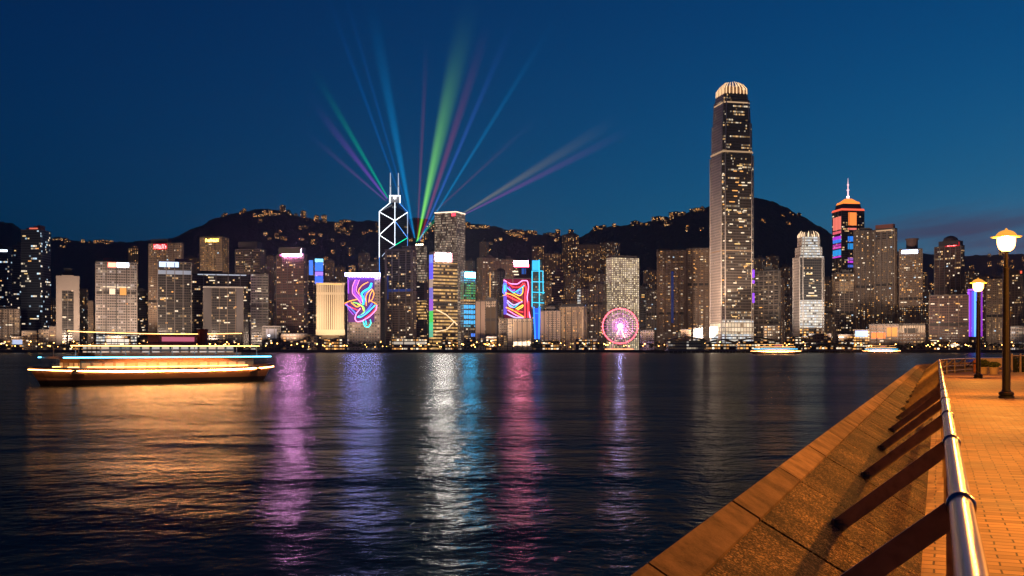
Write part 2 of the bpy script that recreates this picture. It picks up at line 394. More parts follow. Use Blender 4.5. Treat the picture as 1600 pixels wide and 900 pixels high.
fr_ = a.n('ShaderNodeFresnel'); fr_.inputs['IOR'].default_value = 1.33; a.link(bn.outputs[0], fr_.inputs['Normal'])
mx_ = a.n('ShaderNodeMixShader'); a.link(fr_.outputs[0], mx_.inputs[0]); a.link(df_.outputs[0], mx_.inputs[1]); a.link(gl_.outputs[0], mx_.inputs[2]); a.link(mx_.outputs[0], a.out.inputs['Surface'])
b = MB(); b.face([(-8600, -25, WATER), (8600, -25, WATER), (8600, 1455, WATER), (-8600, 1455, WATER)])
tag(b.build('water', a.mat), None, None, kind='structure')
b = MB(); b.face([(-8600, 1455.5, LAND), (8600, 1455.5, LAND), (8600, 5900, LAND), (-8600, 5900, LAND)])
tag(b.build('ground', plain('dark_street_asphalt', (.05, .048, .045), .9, scale=.05)), None, None, kind='structure')
b = MB()
b.box(-1600, 1600, 1450, 1456, WATER - 1, LAND + .25)
quay = b.build('quay_wall', plain('wet_dark_quay_stone', (.06, .055, .05), .8, scale=.2)); tag(quay, 'long dark stone quay wall at the foot of the city', 'quay wall', None, 'thing')

# ------------------------------------------------------------------ hills
hill_mat = N('wooded_hillside')
hv = hill_mat.noise(hill_mat.world(), .02, 6, .65); hf = hill_mat.noise(hill_mat.world(), .12, 3, .6)
hill_mat.link(hill_mat.mix(hill_mat.math('MULTIPLY', hv, hf), (.035, .05, .045), (.15, .17, .14)), hill_mat.p.inputs['Base Color'])
hill_mat.p.inputs['Roughness'].default_value = .95; hill_mat.p.inputs['Specular IOR Level'].default_value = .1
hill_mat.bump(hill_mat.noise(hill_mat.world(), .06, 5, .7), 12)
def interp(pts, x):
    if x <= pts[0][0]: return pts[0][1]
    for (x0, y0), (x1, y1) in zip(pts, pts[1:]):
        if x <= x1:
            t = (x - x0) / (x1 - x0); t = t * t * (3 - 2 * t) * .5 + t * .5
            return y0 + (y1 - y0) * t
    return pts[-1][1]
HILLS = []
from mathutils import noise as mnoise
def hill(name, ridge, Zf, Zr, x0, x1, rough=1.0, step=2):
    ts = [0, .15, .3, .42, .54, .64, .73, .81, .88, .94, 1.0, 1.03, 1.12, 1.35]
    xs = list(range(x0, x1 + 1, step)); b = MB(); v = []
    def hgt(px, t):
        Z = Zf + (Zr - Zf) * t; H = zat(interp(ridge, px), Zr) - LAND
        k = t ** 1.25 if t <= 1 else max(0, 1 - (t - 1) * 2.2)
        X = (px - 800) / F * Z
        n1 = mnoise.fractal(Vector((X * .004, Z * .004, 3)), 1, 2, 4); n2 = mnoise.noise(Vector((X * .03, Z * .03, 9))) + .6 * mnoise.noise(Vector((X * .09, Z * .05, 2)))
        return X, Z, LAND - 2 + max(0, H * k * (1 + .05 * n1 * (1 - abs(2 * t - 1)) ) + n2 * 5.0 * rough * min(1, 3 * t))
    for px in xs:
        for t in ts: v.append(hgt(px, t))
    n = len(ts); f = []
    for i in range(len(xs) - 1):
        for j in range(n - 1): f.append((i * n + j, (i + 1) * n + j, (i + 1) * n + j + 1, i * n + j + 1))
    b.mesh(v, f); o = b.build(name, hill_mat.mat, smooth=True); tag(o, None, None, kind='structure')
    def find(px, py):
        """the point of the slope seen at (px, py)"""
        best = None
        for k in range(1, 201):
            X, Z, z = hgt(px, k / 200)
            row = HOR - (z - EYE) / Z * F
            if row <= py: return Vector((X, Z, z))
            best = Vector((X, Z, z))
        return best
    HILLS.append(find)
LEFT_R = [(-300, 352), (0, 346), (18, 347), (35, 358), (60, 368), (100, 374), (150, 378), (200, 377), (240, 374), (270, 371), (300, 357), (340, 339), (380, 330), (405, 325), (440, 328), (470, 338), (520, 346), (560, 344), (600, 345), (650, 340), (700, 345), (740, 349), (770, 352), (800, 360), (850, 366), (900, 369), (940, 380), (1010, 420)]
RIGHT_R = [(850, 420), (880, 390), (905, 370), (930, 357), (960, 352), (1000, 348), (1030, 342), (1060, 335), (1090, 327), (1120, 320), (1150, 313), (1185, 308), (1205, 313), (1230, 324), (1255, 338), (1280, 352), (1305, 368), (1330, 384), (1380, 398)]
FAR_R = [(1250, 410), (1330, 398), (1400, 392), (1450, 396), (1480, 400), (1540, 398), (1580, 396), (1640, 398), (1800, 400)]
hill('hills', LEFT_R, 2500, 3700, -300, 1010)
hill('hills', RIGHT_R, 2350, 3200, 850, 1380)
hill('hills', FAR_R, 2700, 4600, 1250, 1900)
H_LEFT, H_RIGHT, H_FAR = HILLS

# ------------------------------------------------------------------ houses on the hills
def house_mesh(w, d, h, step):
    r = thing('hillside_house', 'x', 'house')
    b = MB(); b.wallring([(-w / 2, -d / 2), (w / 2, -d / 2), (w / 2, d / 2), (-w / 2, d / 2)], -6, h, u0=step); b.build('wall', ST('house'), r)
    b = MB(); b.box(-w / 2 - .5, w / 2 + .5, -d / 2 - .5, d / 2 + .5, h, h + 1); b.box(-w * .2, w * .15, -d * .2, d * .2, h + 1, h + 3.5); b.build('roof', plain('roof_parapet', (.12, .11, .11), .8), r)
    return r
HOUSES = [house_mesh(20, 11, 6, 1), house_mesh(13, 10, 9, 3), house_mesh(46, 12, 6, 7), house_mesh(17, 13, 22, 9), house_mesh(11, 9, 6, 4)]
_used = set()
def houses(find, px0, px1, py0, py1, n, label, group, kinds=(0, 1, 4)):
    for i in range(int(n * .75 + .5)):
        px = rnd.uniform(px0, px1); py = rnd.uniform(py0, py1); p = find(px, py); k = rnd.choice(kinds)
        rz = -math.atan2(p.x, p.y) + R(rnd.uniform(-25, 25))
        if k in _used: dup(HOUSES[k], p, rz, label, group)
        else:
            _used.add(k); o = HOUSES[k]; o.location = p; o.rotation_euler = (0, 0, rz); o['label'] = label; o['group'] = group
houses(H_LEFT, 84, 118, 366, 388, 9, 'amber lit house on the crest right of the tall dark blue tower', 'houses on the far left crest', (0, 1, 3, 4))
houses(H_LEFT, 120, 205, 375, 384, 12, 'small amber lit house along the low crest above the red and white signed office block', 'houses along the low left crest')
houses(H_LEFT, 206, 214, 384, 408, 3, 'lit apartment house on the slope left of the beige hotel with the red sign', 'houses beside the beige hotel', (3,))
houses(H_LEFT, 345, 400, 326, 342, 8, 'lit house near the summit of the peak behind the purple sign', 'houses at the summit', (0, 1, 4))
houses(H_LEFT, 405, 520, 329, 350, 18, 'lit house on the crest running down right from the peak', 'houses on the crest right of the summit', (0, 1, 2, 4, 3))
houses(H_LEFT, 400, 545, 352, 385, 20, 'scattered lit house on the dark slope below the peak', 'houses on the slope below the peak', (0, 4, 1, 4))
houses(H_LEFT, 525, 595, 340, 372, 14, 'lit villa on the slope left of the twin masted tower', 'villas left of the twin masted tower', (0, 1, 2, 3, 4))
houses(H_LEFT, 635, 680, 345, 380, 8, 'lit house on the slope behind the light beams', 'houses behind the light beams', (0, 1, 3))
houses(H_LEFT, 728, 765, 349, 362, 8, 'lit house on the slope right of the tall gridded tower', 'houses right of the gridded tower', (0, 2, 4))
houses(H_LEFT, 745, 830, 372, 392, 9, 'small lit house low on the wooded slope above the ribbon mural', 'houses low above the mural', (4, 1, 4))
houses(H_LEFT, 785, 865, 361, 370, 12, 'amber lit terrace along the low saddle of the ridge', 'terraces along the saddle', (2, 0, 2))
houses(H_LEFT, 862, 905, 366, 378, 6, 'lit apartment house at the right end of the saddle', 'houses at the right end of the saddle', (3, 0))
houses(H_RIGHT, 930, 985, 351, 362, 8, 'lit house at the foot of the right hill crest', 'houses at the foot of the right crest', (0, 4, 1))
houses(H_RIGHT, 990, 1050, 337, 352, 9, 'amber lit house half way up the right hill crest', 'houses half way up the right crest', (2, 0, 4))
houses(H_RIGHT, 1055, 1107, 321, 336, 8, 'amber lit house on the crest just left of the tallest tower', 'houses left of the tallest tower', (2, 0, 4))
houses(H_RIGHT, 1010, 1100, 350, 362, 5, 'single lit house on the dark face of the right hill', 'houses on the face of the right hill', (4,))
houses(H_RIGHT, 1190, 1262, 335, 352, 6, 'single lit house on the right shoulder of the hill behind the tallest tower', 'houses on the right shoulder', (4,))
houses(H_FAR, 1440, 1465, 405, 500, 14, 'lit block stacked up the slope behind the block with the blue sign', 'blocks behind the blue sign', (3, 1, 0))
houses(H_FAR, 1508, 1640, 398, 450, 34, 'lit block on the low far slope behind the promenade lamps', 'blocks on the low far slope', (3, 1, 0, 3))
houses(H_LEFT, 500, 600, 395, 445, 16, 'lit apartment house low on the slope above the neon figure mural', 'apartment houses above the neon mural', (3, 1, 3))
houses(H_LEFT, 930, 1000, 385, 420, 0, 'x', 'x')

# ------------------------------------------------------------------ towers: back rows first
LAB = {}
def back(rows, style_default='resid'):
    for (a_, b_, top, Z, st, sd, lab) in rows: tower('apartment_tower' if st.startswith('res') or st == 'twin' else 'office_tower', lab, a_, b_, top, Z, st, sd, wins=4 if b_ - a_ > 12 else 2)
back([
 (124, 138, 452, 1900, 'residd', .3, 'slim dim apartment tower right of the portal framed block'),
 (200, 217, 389, 2300, 'residb', 0, 'slim apartment tower with amber windows left of the beige hotel'),
 (214, 233, 455, 1900, 'dark', .2, 'low dark office block left of the beige hotel, behind the ferry'),
 (290, 313, 404, 2200, 'residd', 0, 'dim apartment tower left of the hotel with the yellow sign'),
 (356, 370, 430, 1800, 'residd', 0, 'short dim tower between the yellow signed hotel and the purple sign'),
 (414, 434, 402, 2100, 'residd', .3, 'dim apartment tower between the purple sign and the pink white sign'),
 (478, 494, 415, 1900, 'residd', 0, 'dim tower right of the pink white signed tower'),
 (508, 522, 408, 2300, 'resid', 0, 'slim apartment tower above the white fin building, left of a shorter one'),
 (523, 540, 418, 2300, 'residb', .3, 'shorter amber lit apartment tower above the right end of the fin building'),
 (560, 577, 396, 2400, 'resid', -.3, 'apartment tower rising behind the neon figure mural'),
 (578, 594, 410, 2300, 'residd', 0, 'dim apartment tower between the neon mural and the twin masted tower'),
 (648, 667, 386, 2300, 'grid', .25, 'orange lit gridded tower right of the twin masted tower'),
 (663, 681, 404, 2200, 'residb', 0, 'amber lit apartment tower left of the tall gridded tower'),
 (727, 742, 408, 2200, 'residd', .3, 'dim tower behind the cyan and green striped tower'),
 (749, 764, 379, 2300, 'residd', .3, 'slender dark tower with stepped top above the beige blocks'),
 (745, 779, 404, 2000, 'resid', -.25, 'wide dim apartment block behind the beige offices right of the striped tower'),
 (776, 806, 407, 2050, 'resid', 0, 'lit apartment block behind the upper left of the ribbon mural'),
 (831, 850, 385, 2500, 'residb', 0, 'amber lit apartment tower right behind the cyan edged tower'),
 (851, 877, 397, 2300, 'residb', .3, 'apartment tower with columns of amber windows right of the cyan edged tower'),
 (862, 880, 424, 1900, 'dark', 0, 'dark office tower standing above the beige waterfront hotel'),
 (878, 904, 368, 2450, 'residb', -.3, 'tall apartment tower reaching the saddle of the ridge'),
 (903, 937, 384, 2350, 'residb', 0, 'broad apartment tower with bright amber window columns left of the porthole tower'),
 (938, 968, 380, 2400, 'resid', .3, 'apartment tower just behind the left edge of the porthole tower'),
 (921, 948, 445, 1750, 'residd', .2, 'low dark block between the beige hotel and the ferris wheel'),
 (905, 934, 452, 1800, 'cream', .3, 'stepped beige block behind the blue roofed hotel'),
 (1000, 1014, 448, 1900, 'silver', 0, 'low silver office block right of the porthole tower'),
 (1005, 1029, 423, 2050, 'residd', -.3, 'dim brown block left of the twin apartment slabs'),
 (1100, 1111, 430, 2000, 'residd', 0, 'narrow dim block in the gap left of the tallest tower'),
 (1178, 1196, 404, 2250, 'residd', .3, 'dim apartment tower just right of the tallest tower'),
 (1197, 1217, 401, 2300, 'resid', 0, 'apartment tower behind the brown banded block'),
 (1219, 1241, 418, 2200, 'residd', .3, 'dark apartment tower left of the white crowned tower'),
 (1284, 1302, 438, 2100, 'residd', 0, 'low dim block between the white crowned tower and the red roofed tower'),
 (1398, 1410, 420, 2100, 'residd', 0, 'narrow dim block left of the blue signed tower'),
 (1440, 1456, 452, 1900, 'residd', .3, 'low dim tower right of the blue signed tower'),
 (1508, 1530, 425, 2000, 'resid', -.3, 'brown apartment tower behind the purple lit block'),
 (1533, 1547, 432, 2100, 'residd', 0, 'dim apartment tower behind the smaller lamp'),
 (1564, 1576, 428, 2000, 'residd', 0, 'dim narrow tower behind the post of the nearer lamp'),
 (1596, 1625, 440, 1900, 'resid', 0, 'apartment block at the far right edge of the city'),
 (508, 530, 440, 1950, 'resid', .2, 'low apartment block just above the right half of the fin building'),
 (470, 486, 440, 2000, 'residb', 0, 'short amber lit apartment block beside the narrow blue tower'),
 (728, 752, 438, 2150, 'resid', .3, 'mid height apartment block behind the cyan crowned tower'),
 (845, 862, 440, 2050, 'resid', 0, 'mid height apartment block just right of the cyan edged tower'),
 (884, 906, 428, 2150, 'resid', .3, 'mid height apartment block behind the blue roofed hotel wing'),
 (930, 950, 428, 2150, 'resid', -.2, 'mid height apartment block left of the porthole tower'),
 (1206, 1226, 436, 2050, 'resid', .2, 'mid height apartment block between the banded block and the silver tower'),
 (1010, 1030, 455, 1850, 'brown', 0, 'low brown office block left of the twin apartment slabs'),
 (1424, 1450, 430, 2000, 'residb', .2, 'amber lit apartment block behind the blue signed tower'),
 (404, 424, 455, 1900, 'resid', 0, 'low apartment block right of the dark office block'),
 (126, 150, 490, 1700, 'residd', .2, 'low dim block right of the portal framed tower'),
 (64, 90, 470, 1850, 'residd', .3, 'low dim block behind the foot of the tall blue tower'),
 (-40, 2, 430, 1800, 'dark', 0, 'dark office block cut by the left edge of the picture'),
])

# ------------------------------------------------------------------ front row, left to right
T = tower('office_tower', 'dark blue glass tower at the far left edge, pale band near its top', -16, 19, 387, 1750, 'blue', .2)
panel(T, .35, .98, 391, 394, 'sign', glow('pale_sign', (.8, .9, 1), 4))
tower('office_tower', 'slim blue glass tower squeezed between two wider ones at the far left', 19, 35, 385, 1800, 'blue', 0)
T = tower('office_tower', 'tall dark blue tower with red lit frames on its roof', 33, 80, 362, 1650, 'blue', .36, wins=14, plant=False)
b = MB(); H = T.H
for x in (-12, -6, 0, 6): b.box(x, x + 4.5, -8, 8, H + 1.4, H + 5 + (x + 12) * .25)
b.build('roof_plant_room', plain('reddish_roof_frame', (.25, .09, .07), .7), T.roof)  # red light on the frames put into their colour
panel(T, .30, .72, 357, 359, 'roof_light', glow('dim_red_light', (1, .2, .12), .9), out=-8)
tower('low_block', 'low beige office block with window bands at the left waterfront', -6, 31, 484, 1550, 'cream', 0, wins=3)
tower('low_block', 'short beige block at the foot of the tall blue tower', 34, 58, 518, 1520, 'cream', 0, wins=1, plant=False)
tower('low_block', 'small beige block left of the portal framed tower', 60, 76, 516, 1520, 'cream', 0, wins=1, plant=False)
tower('low_block', 'small lit block standing against the portal framed tower', 76, 87, 511, 1530, 'mall', 0, wins=1, plant=False)
# portal framed tower: two pale legs, a bridge at the top, dark glass between
T = tower('office_tower', 'tower framed by two pale concrete legs joined at the top over dark glass', 88, 124, 432, 1560, 'dark', 0, wins=5, roof=False, plant=False)
w, d, H = T.w, T.d, T.H
for s in (-1, 1):
    b = MB(); b.box(min(s * w / 2, s * w * .26), max(s * w / 2, s * w * .26), -d / 2 - 2, d / 2 + 1, 0, H); b.build('frame_leg', plain('pale_tower_concrete', (.42, .36, .32), .8), T.root)
b = MB(); b.box(-w * .26, w * .26, -d / 2 - 1.6, d / 2, H - 22, H + 1); b.build('frame_bridge', plain('pale_tower_concrete', (.42, .36, .32), .8), T.root)
b = MB(); b.box(-8, 8, -6, 6, H + 1, H + 6); b.box(-4, 5, -4, 4, H + 6, H + 11); b.lathe([(7, 11), (7, 12), (3, 13)], 12, (0, 0, H)); b.build('roof_plant_room', DARKM(), T.roof)
tower('apartment_tower', 'thin pale stair tower left of the red and white signed block', 137, 146, 471, 1600, 'resid', 0, wins=1)
T = tower('office_tower', 'pale framed office block with a red and white roof sign and bright base', 150, 214, 412, 1560, 'frame', 0, secs=[('white', 524), ('frame', 412)], wins=8)
panel(T, .30, .49, 412, 419, 'sign', glow('red_sign', (1, .12, .08), 9, True))
panel(T, .50, .80, 412, 419, 'sign', glow('white_blue_sign', (.75, .85, 1), 7, True))
panel(T, .16, .84, 449, 450.5, 'light_strip', glow('warm_strip', WHITE, 1.2)); 
for u in (0, .165, .835, .985): panel(T, u, u + .015, 414, 530, 'facade_rib', plain('pale_tower_concrete', (.42, .36, .32), .8), out=.9)
panel(T, .33, .47, 452, 461, 'lit_window_box', glow('pale_panel', WHITE, 1.1)); panel(T, .58, .76, 450, 462, 'lit_window_box', glow('dim_amber_panel', AMBER, .8))
T = tower('hotel_tower', 'tall beige hotel with slanting roofline and a red script sign', 232, 287, 381, 1750, 'beige', .06, wins=8)
sb = panel(T, .15, .57, 381, 390, 'sign_board', glow('red_sign_board', (.6, .02, .03), .8))
letters(T, .17, .55, 382, 389, glow('red_letter_light', (1, .08, .08), 14, True), 8, seed=3, board=sb)
T = tower('office_tower', 'dark block with a pale blue lit crown in front of the beige hotel', 247, 299, 412, 1600, 'dark', 0, wins=9)
panel(T, .04, .62, 411, 419, 'sign', glow('pale_blue_crown', (.55, .7, 1), 1.6))
panel(T, .0, 1, 424, 430, 'light_strip', glow('dim_cool_band', (.7, .8, 1), .25))
T = tower('hotel_tower', 'brown hotel tower with a yellow lit sign at its top', 312, 358, 372, 1850, 'hotel', .22, wins=6)
letters(T, .26, .86, 374, 379, glow('yellow_letter_light', (1, .62, .08), 14, True), 9, seed=5)
T = tower('office_tower', 'grey tower carrying a purple sign block on its roof', 368, 416, 391, 1800, 'brown', .2, wins=9, plant=False)
b = MB(); b.box(-20, 16, -8, 8, T.H + 1.4, T.H + 14); b.build('roof_plant_room', plain('plant_room_wall', (.1, .09, .085), .8), T.roof)
panel(T, .32, .80, 379, 388, 'sign', glow('purple_sign', (.62, .3, 1), 22, True), out=-9)
T = tower('office_tower', 'dark purple tower under a glowing pink white sign', 432, 480, 399, 1620, 'red', .1, wins=14, plant=False)
b = MB(); b.box(-T.w * .38, T.w * .40, -9, 9, T.H + 1.4, T.H + 12); b.build('roof_plant_room', plain('plant_room_wall', (.1, .09, .085), .8), T.roof)
panel(T, .25, .90, 390, 400.5, 'sign', glow('pink_white_sign', (1, .38, .85), 430, True), out=1.2)
panel(T, .14, .22, 393, 400, 'sign', glow('magenta_sign', (1, .1, .5), 6, True), out=1.0)
T = tower('office_block', 'long low dark office block behind the ferry', 300, 394, 430, 1700, 'dark', 0, wins=12, depth=40)
panel(T, .1, .9, 430, 431.5, 'light_strip', glow('cool_roof_light', (.8, .85, 1), .6))
T = tower('office_block', 'dark portal fronted block with a pale lit edge right behind the ferry', 318, 380, 449, 1580, 'dark', 0, wins=8, plant=False)
for u0, u1 in ((.0, .20), (.82, 1.0)):
    panel(T, u0, u1, 449, 522, 'frame_leg', plain('dark_grey_cladding', (.11, .10, .105), .6), out=2, th=2)
panel(T, .0, 1.0, 449, 451, 'roof_edge', plain('pale_roof_edge', (.5, .48, .46), .7), out=2.2, th=2.4)
T = tower('office_tower', 'dark grey tower with window bands below the purple sign', 392, 419, 430, 1640, 'silver', 0, wins=8)
T = tower('low_block', 'low dark pavilion with a square lit opening at the waterfront', 410, 438, 511, 1520, 'dark', 0, wins=0, plant=False)
panel(T, .2, .8, 514, 529, 'screen', glow('dim_screen', (.5, .5, .6), .12)); panel(T, .3, .42, 523, 526, 'lamp', glow('white_lamp', (.9, .9, 1), 5))
T = tower('low_block', 'low white kiosk building left of the fin building', 484, 496, 525, 1500, 'cream', 0, wins=1, plant=False)
T = tower('low_block', 'low lit block at the foot of the pink white signed tower', 440, 480, 523, 1520, 'mall', 0, wins=2, plant=False)
T = tower('led_tower', 'narrow blue lit tower left of the taller blue one', 482, 490, 408, 1780, 'dark', 0, wins=1, plant=False)
panel(T, .1, .9, 407, 430, 'led_panel', glow('blue_led', (.08, .25, 1), 1.1))
T = tower('led_tower', 'blue and magenta lit tower behind the fin building', 491, 506, 405, 1800, 'dark', 0, wins=1, plant=False)
for (p0, p1, c, s_) in ((405, 410, (.2, .7, 1), 2.5), (411, 424, (.05, .2, 1), 1.4), (425, 431, (.4, .2, 1), 1.4), (432, 444, (.05, .15, 1), 1.5)):
    panel(T, .08, .92, p0, p1, 'led_panel', glow('led_%d' % p0, c, s_))
# fin building: pale vertical fins, jettied over a recessed base
T = tower('fin_building', 'floodlit cream block of close vertical fins on a recessed base', 494.5, 538, 446, 1560, 'fins', 0, base=zat(521, 1560), wins=0, plant=False)
w, d, H = T.w, T.d, T.H
b = MB(); b.box(-w / 2 - .8, w / 2 + .8, -d / 2 - 1.2, d / 2, -3, 5.5); b.build('lower_slab', plain('pale_fin_stone', (.62, .52, .4), .7), T.root)
b = MB(); b.box(-w / 2 - .8, w / 2 + .8, -d / 2 - 1.2, d / 2, H, H + 3); b.build('upper_slab', plain('pale_fin_stone', (.62, .52, .4), .7), T.root)
b = MB(); b.box(-w * .32, w * .32, -d * .3, d * .4, -zat(521, 1560) + LAND, -3); b.build('base_hall', ST('shop'), T.root)
b = MB()
for i in range(14): x = -w / 2 + (i + .5) * w / 14; b.box(x - .45, x + .45, -d / 2 - 1.0, -d / 2, 5.5, H)
b.build('fins', plain('pale_fin_stone', (.62, .52, .4), .7), T.root)
panel(T, .1, .9, 444.5, 445.5, 'roof_light', glow('amber_roof_light', AMBER, 2.0), out=1.4)
# neon mural tower
NE = tower('mural_tower', 'pale tower wearing a neon figure mural under a blue violet light bar', 543, 594, 431, 1600, 'neonw', 0, wins=0, plant=False)
panel(NE, -.06, 1.0, 428.5, 433, 'light_bar', glow('violet_light_bar', (.40, .40, 1), 105, True), out=2.5, th=1.5)
panel(NE, .02, .82, 435, 504, 'mural_panel', glow('added_violet_glow', (.22, .06, .40), .28), out=.4)  # violet glow added behind the tubes to deepen the mural's colour
def neon(T, zoom, org, sc, lines):
    """neon tubes fixed in front of T; points given on the enlarged face of the tower"""
    for (pts, col, wpx, s_) in lines:
        P = []
        q = []
        for (x, y) in pts:
            px, py = org[0] + x / sc, org[1] + y / sc
            q.append(((px - T.pc) / F * T.Z * T.cos, -T.d / 2 - 2.0, zat(py, T.Z) - T.base))
        # rounded corners
        for i, p in enumerate(q):
            p = Vector(p)
            if 0 < i < len(q) - 1:
                a_, c_ = Vector(q[i - 1]), Vector(q[i + 1])
                P += [p.lerp(a_, .25), (p * 2 + p.lerp(a_, .25) + p.lerp(c_, .25)) / 4, p.lerp(c_, .25)]
            else: P.append(p)
        b = MB(); b.tube(P, wpx / F * T.Z / 2, 6)
        b.build('neon_tube', glow('neon_%s_%g' % ('_'.join('%02d' % int(c * 99) for c in col), s_), col, s_, True), T.root)
PINK, VIO, ORA, CYA, BLU, GRN, YEL, RED, TEAL, GOLD, LAV = (1, .25, .6), (.45, .1, .9), (1, .35, .05), (.05, .75, 1), (.1, .2, 1), (.25, .9, .15), (1, .8, .1), (1, .06, .08), (.05, .9, .8), (1, .55, .1), (.6, .5, 1)
neon(NE, None, (530, 420), 7.5, [
 ([(190, 140), (158, 215), (155, 300), (215, 360), (262, 420)], PINK, 1.3, 2), ([(237, 140), (205, 225), (200, 270), (250, 330), (275, 400)], PINK, 1.1, 2),
 ([(213, 140), (182, 220), (178, 290), (235, 350), (262, 395)], VIO, 3.2, 1.2), ([(340, 165), (270, 200), (225, 260), (235, 300)], ORA, 1.4, 2.5),
 ([(380, 175), (355, 235), (290, 270), (258, 305), (285, 350), (283, 430)], CYA, 3.0, 1.8), ([(388, 195), (375, 245), (305, 290), (292, 330), (312, 395)], BLU, 1.5, 1.8),
 ([(318, 440), (310, 340), (330, 290), (385, 240), (408, 300), (385, 370), (355, 385)], ORA, 1.3, 2.5), ([(345, 400), (360, 310), (392, 255)], GOLD, 1.1, 2.2),
 ([(65, 415), (130, 385), (215, 365)], ORA, 1.5, 2.5), ([(65, 415), (130, 455), (215, 490)], RED, 1.4, 2.2), ([(75, 425), (150, 480), (200, 535)], BLU, 2.0, 2.0),
 ([(165, 400), (225, 415), (290, 455), (300, 505), (260, 545), (225, 560)], GRN, 1.6, 2.0), ([(215, 420), (270, 445), (285, 500)], YEL, 1.2, 2.4), ([(140, 400), (205, 455), (240, 440)], GOLD, 2.4, 1.2),
 ([(440, 430), (430, 490), (350, 570), (260, 620), (205, 625), (185, 590), (200, 530), (250, 470)], PINK, 1.5, 2.6), ([(420, 430), (330, 520), (250, 575), (212, 568)], CYA, 1.8, 2.2),
 ([(385, 410), (340, 480), (290, 540), (235, 562)], BLU, 3.0, 1.6), ([(425, 470), (375, 530), (300, 585)], RED, 1.8, 1.2), ([(370, 385), (430, 415), (440, 435)], ORA, 1.3, 2.5),
 ([(280, 615), (300, 680), (345, 688), (372, 640), (362, 600)], TEAL, 1.6, 2.2), ([(310, 610), (318, 660)], CYA, 2.0, 1.6), ([(108, 140), (112, 300)], VIO, 2.0, 1.2), ([(90, 400), (110, 480), (170, 545)], VIO, 1.2, 1.4)])

# twin masted tower with white light lines
BZ = 2050
c = at(616, 500, BZ); th = math.atan2(c.x, c.y); k = BZ / F * math.cos(th)
BO = thing('masted_tower', 'dark prism tower outlined in white light lines with two white masts', 'building', (c.x, c.y, LAND), -th)
bx = lambda px: (px - 616) * k
bz = lambda py: zat(py, BZ) - LAND
hl, hr = bx(592.5), bx(637); mid = (hl + hr) / 2
plan = [(hl, 0), (bx(617), -27), (hr, 0), (bx(617), 27)]
b = MB(); b.wallring(plan, 0, bz(331)); b.build('wall', facade('black_prism_glass', (.02, .022, .028), (.015, .018, .025), 4, 3, .9, .7, .015, .01, 4, .8, WARM, WHITE, .3, rough=.1), BO)
b = MB(); ap = (bx(617), -2, bz(315)); tp = [(p[0], p[1], bz(331)) for p in plan]
for i in range(4): b.face([tp[i], tp[(i + 1) % 4], ap])
b.build('roof', plain('black_prism_roof', (.02, .022, .028), .2), BO)
def onface(px, py):
    """a point on the two front faces of the prism"""
    x = bx(px); cxm = bx(617)
    y = -27 * (1 - abs(x - cxm) / ((cxm - hl) if x < cxm else (hr - cxm)))
    return (x, y - .6, bz(py))
WL_ = glow('white_line_light', (.85, .92, 1), 3.2, True); BL_ = glow('blue_line_light', (.1, .35, 1), 1.6, True); GL_ = glow('green_line_light', (.0, .9, .45), 1.6, True); DL_ = glow('dim_line_light', (.6, .75, 1), 1.0, True)
def line(pts, mat, r=1.0):
    r *= .62
    b = MB(); b.tube([onface(*p) if len(p) == 2 else p for p in pts], r, 6); b.build('light_line', mat, BO)
line([(592.7, 331), (592.7, 402)], WL_); line([(592.7, 402), (592.9, 420), (593.5, 432)], BL_, .8)
line([(636.8, 331), (636.8, 365)], DL_); line([(636.8, 365), (636.8, 392)], BL_, .6)
sh = lambda px, py, y: (bx(px), y, bz(py))
line([sh(592.7, 331, -.8), sh(610.5, 316.5, -2.8)], WL_); line([sh(636.8, 331, -.8), sh(623.5, 316.5, -2.8)], BL_, .8)
line([(617, 385), (617, 331)], WL_, .8); line([(bx(617), -27.6, bz(331)), (bx(617), -3, bz(314.5))], WL_, .8)
line([(592.7, 331.5), (617, 347.5)], WL_); line([(617, 347.5), (636.8, 331.5)], WL_)
line([(617, 347.5), (592.7, 367.5)], WL_); line([(617, 347.5), (636.5, 371)], BL_, .9)
line([(592.7, 367.5), (617, 385.5)], WL_); line([(617, 385.5), (636.5, 371.5)], GL_, 1.1)
line([(617, 385.5), (604, 393), (597, 401)], DL_, .9)
b = MB(); b.box(bx(609), bx(625), -7, 3, bz(317), bz(306)); b.build('mast_base', plain('pale_mast_steel', (.5, .5, .52), .4), BO)
b = MB(); b.tube([(bx(609), -7.8, bz(318)), (bx(609), -7.8, bz(306))], .9, 6); b.tube([(bx(625), -7.8, bz(318)), (bx(625), -7.8, bz(306))], .9, 6); b.tube([(bx(609), -7.8, bz(306.5)), (bx(625), -7.8, bz(306.5))], .8, 6); b.build('light_line', WL_, BO)
b = MB(); b.lathe([(.5, -2), (2.2, 0), (.5, 2)], 10, (bx(617), -9, bz(310))); b.build('beacon', glow('white_beacon', (1, 1, 1), 8, True), BO)
for px in (610, 622.5):
    b = MB(); b.tube([(bx(px), -2, bz(306)), (bx(px), -2, bz(291))], 1.3, 8); b.tube([(bx(px), -2, bz(291)), (bx(px), -2, bz(270.5))], [1.0, .7], 8)
    ms_ = b.build('mast', glow('white_mast_light', (.8, .85, .95), .75), BO)
    b = MB(); b.box(bx(px) - 1.8, bx(px) + 1.8, -3.5, -.5, bz(292), bz(290.5)); b.build('mast_collar', plain('pale_mast_steel', (.5, .5, .52), .4), ms_)

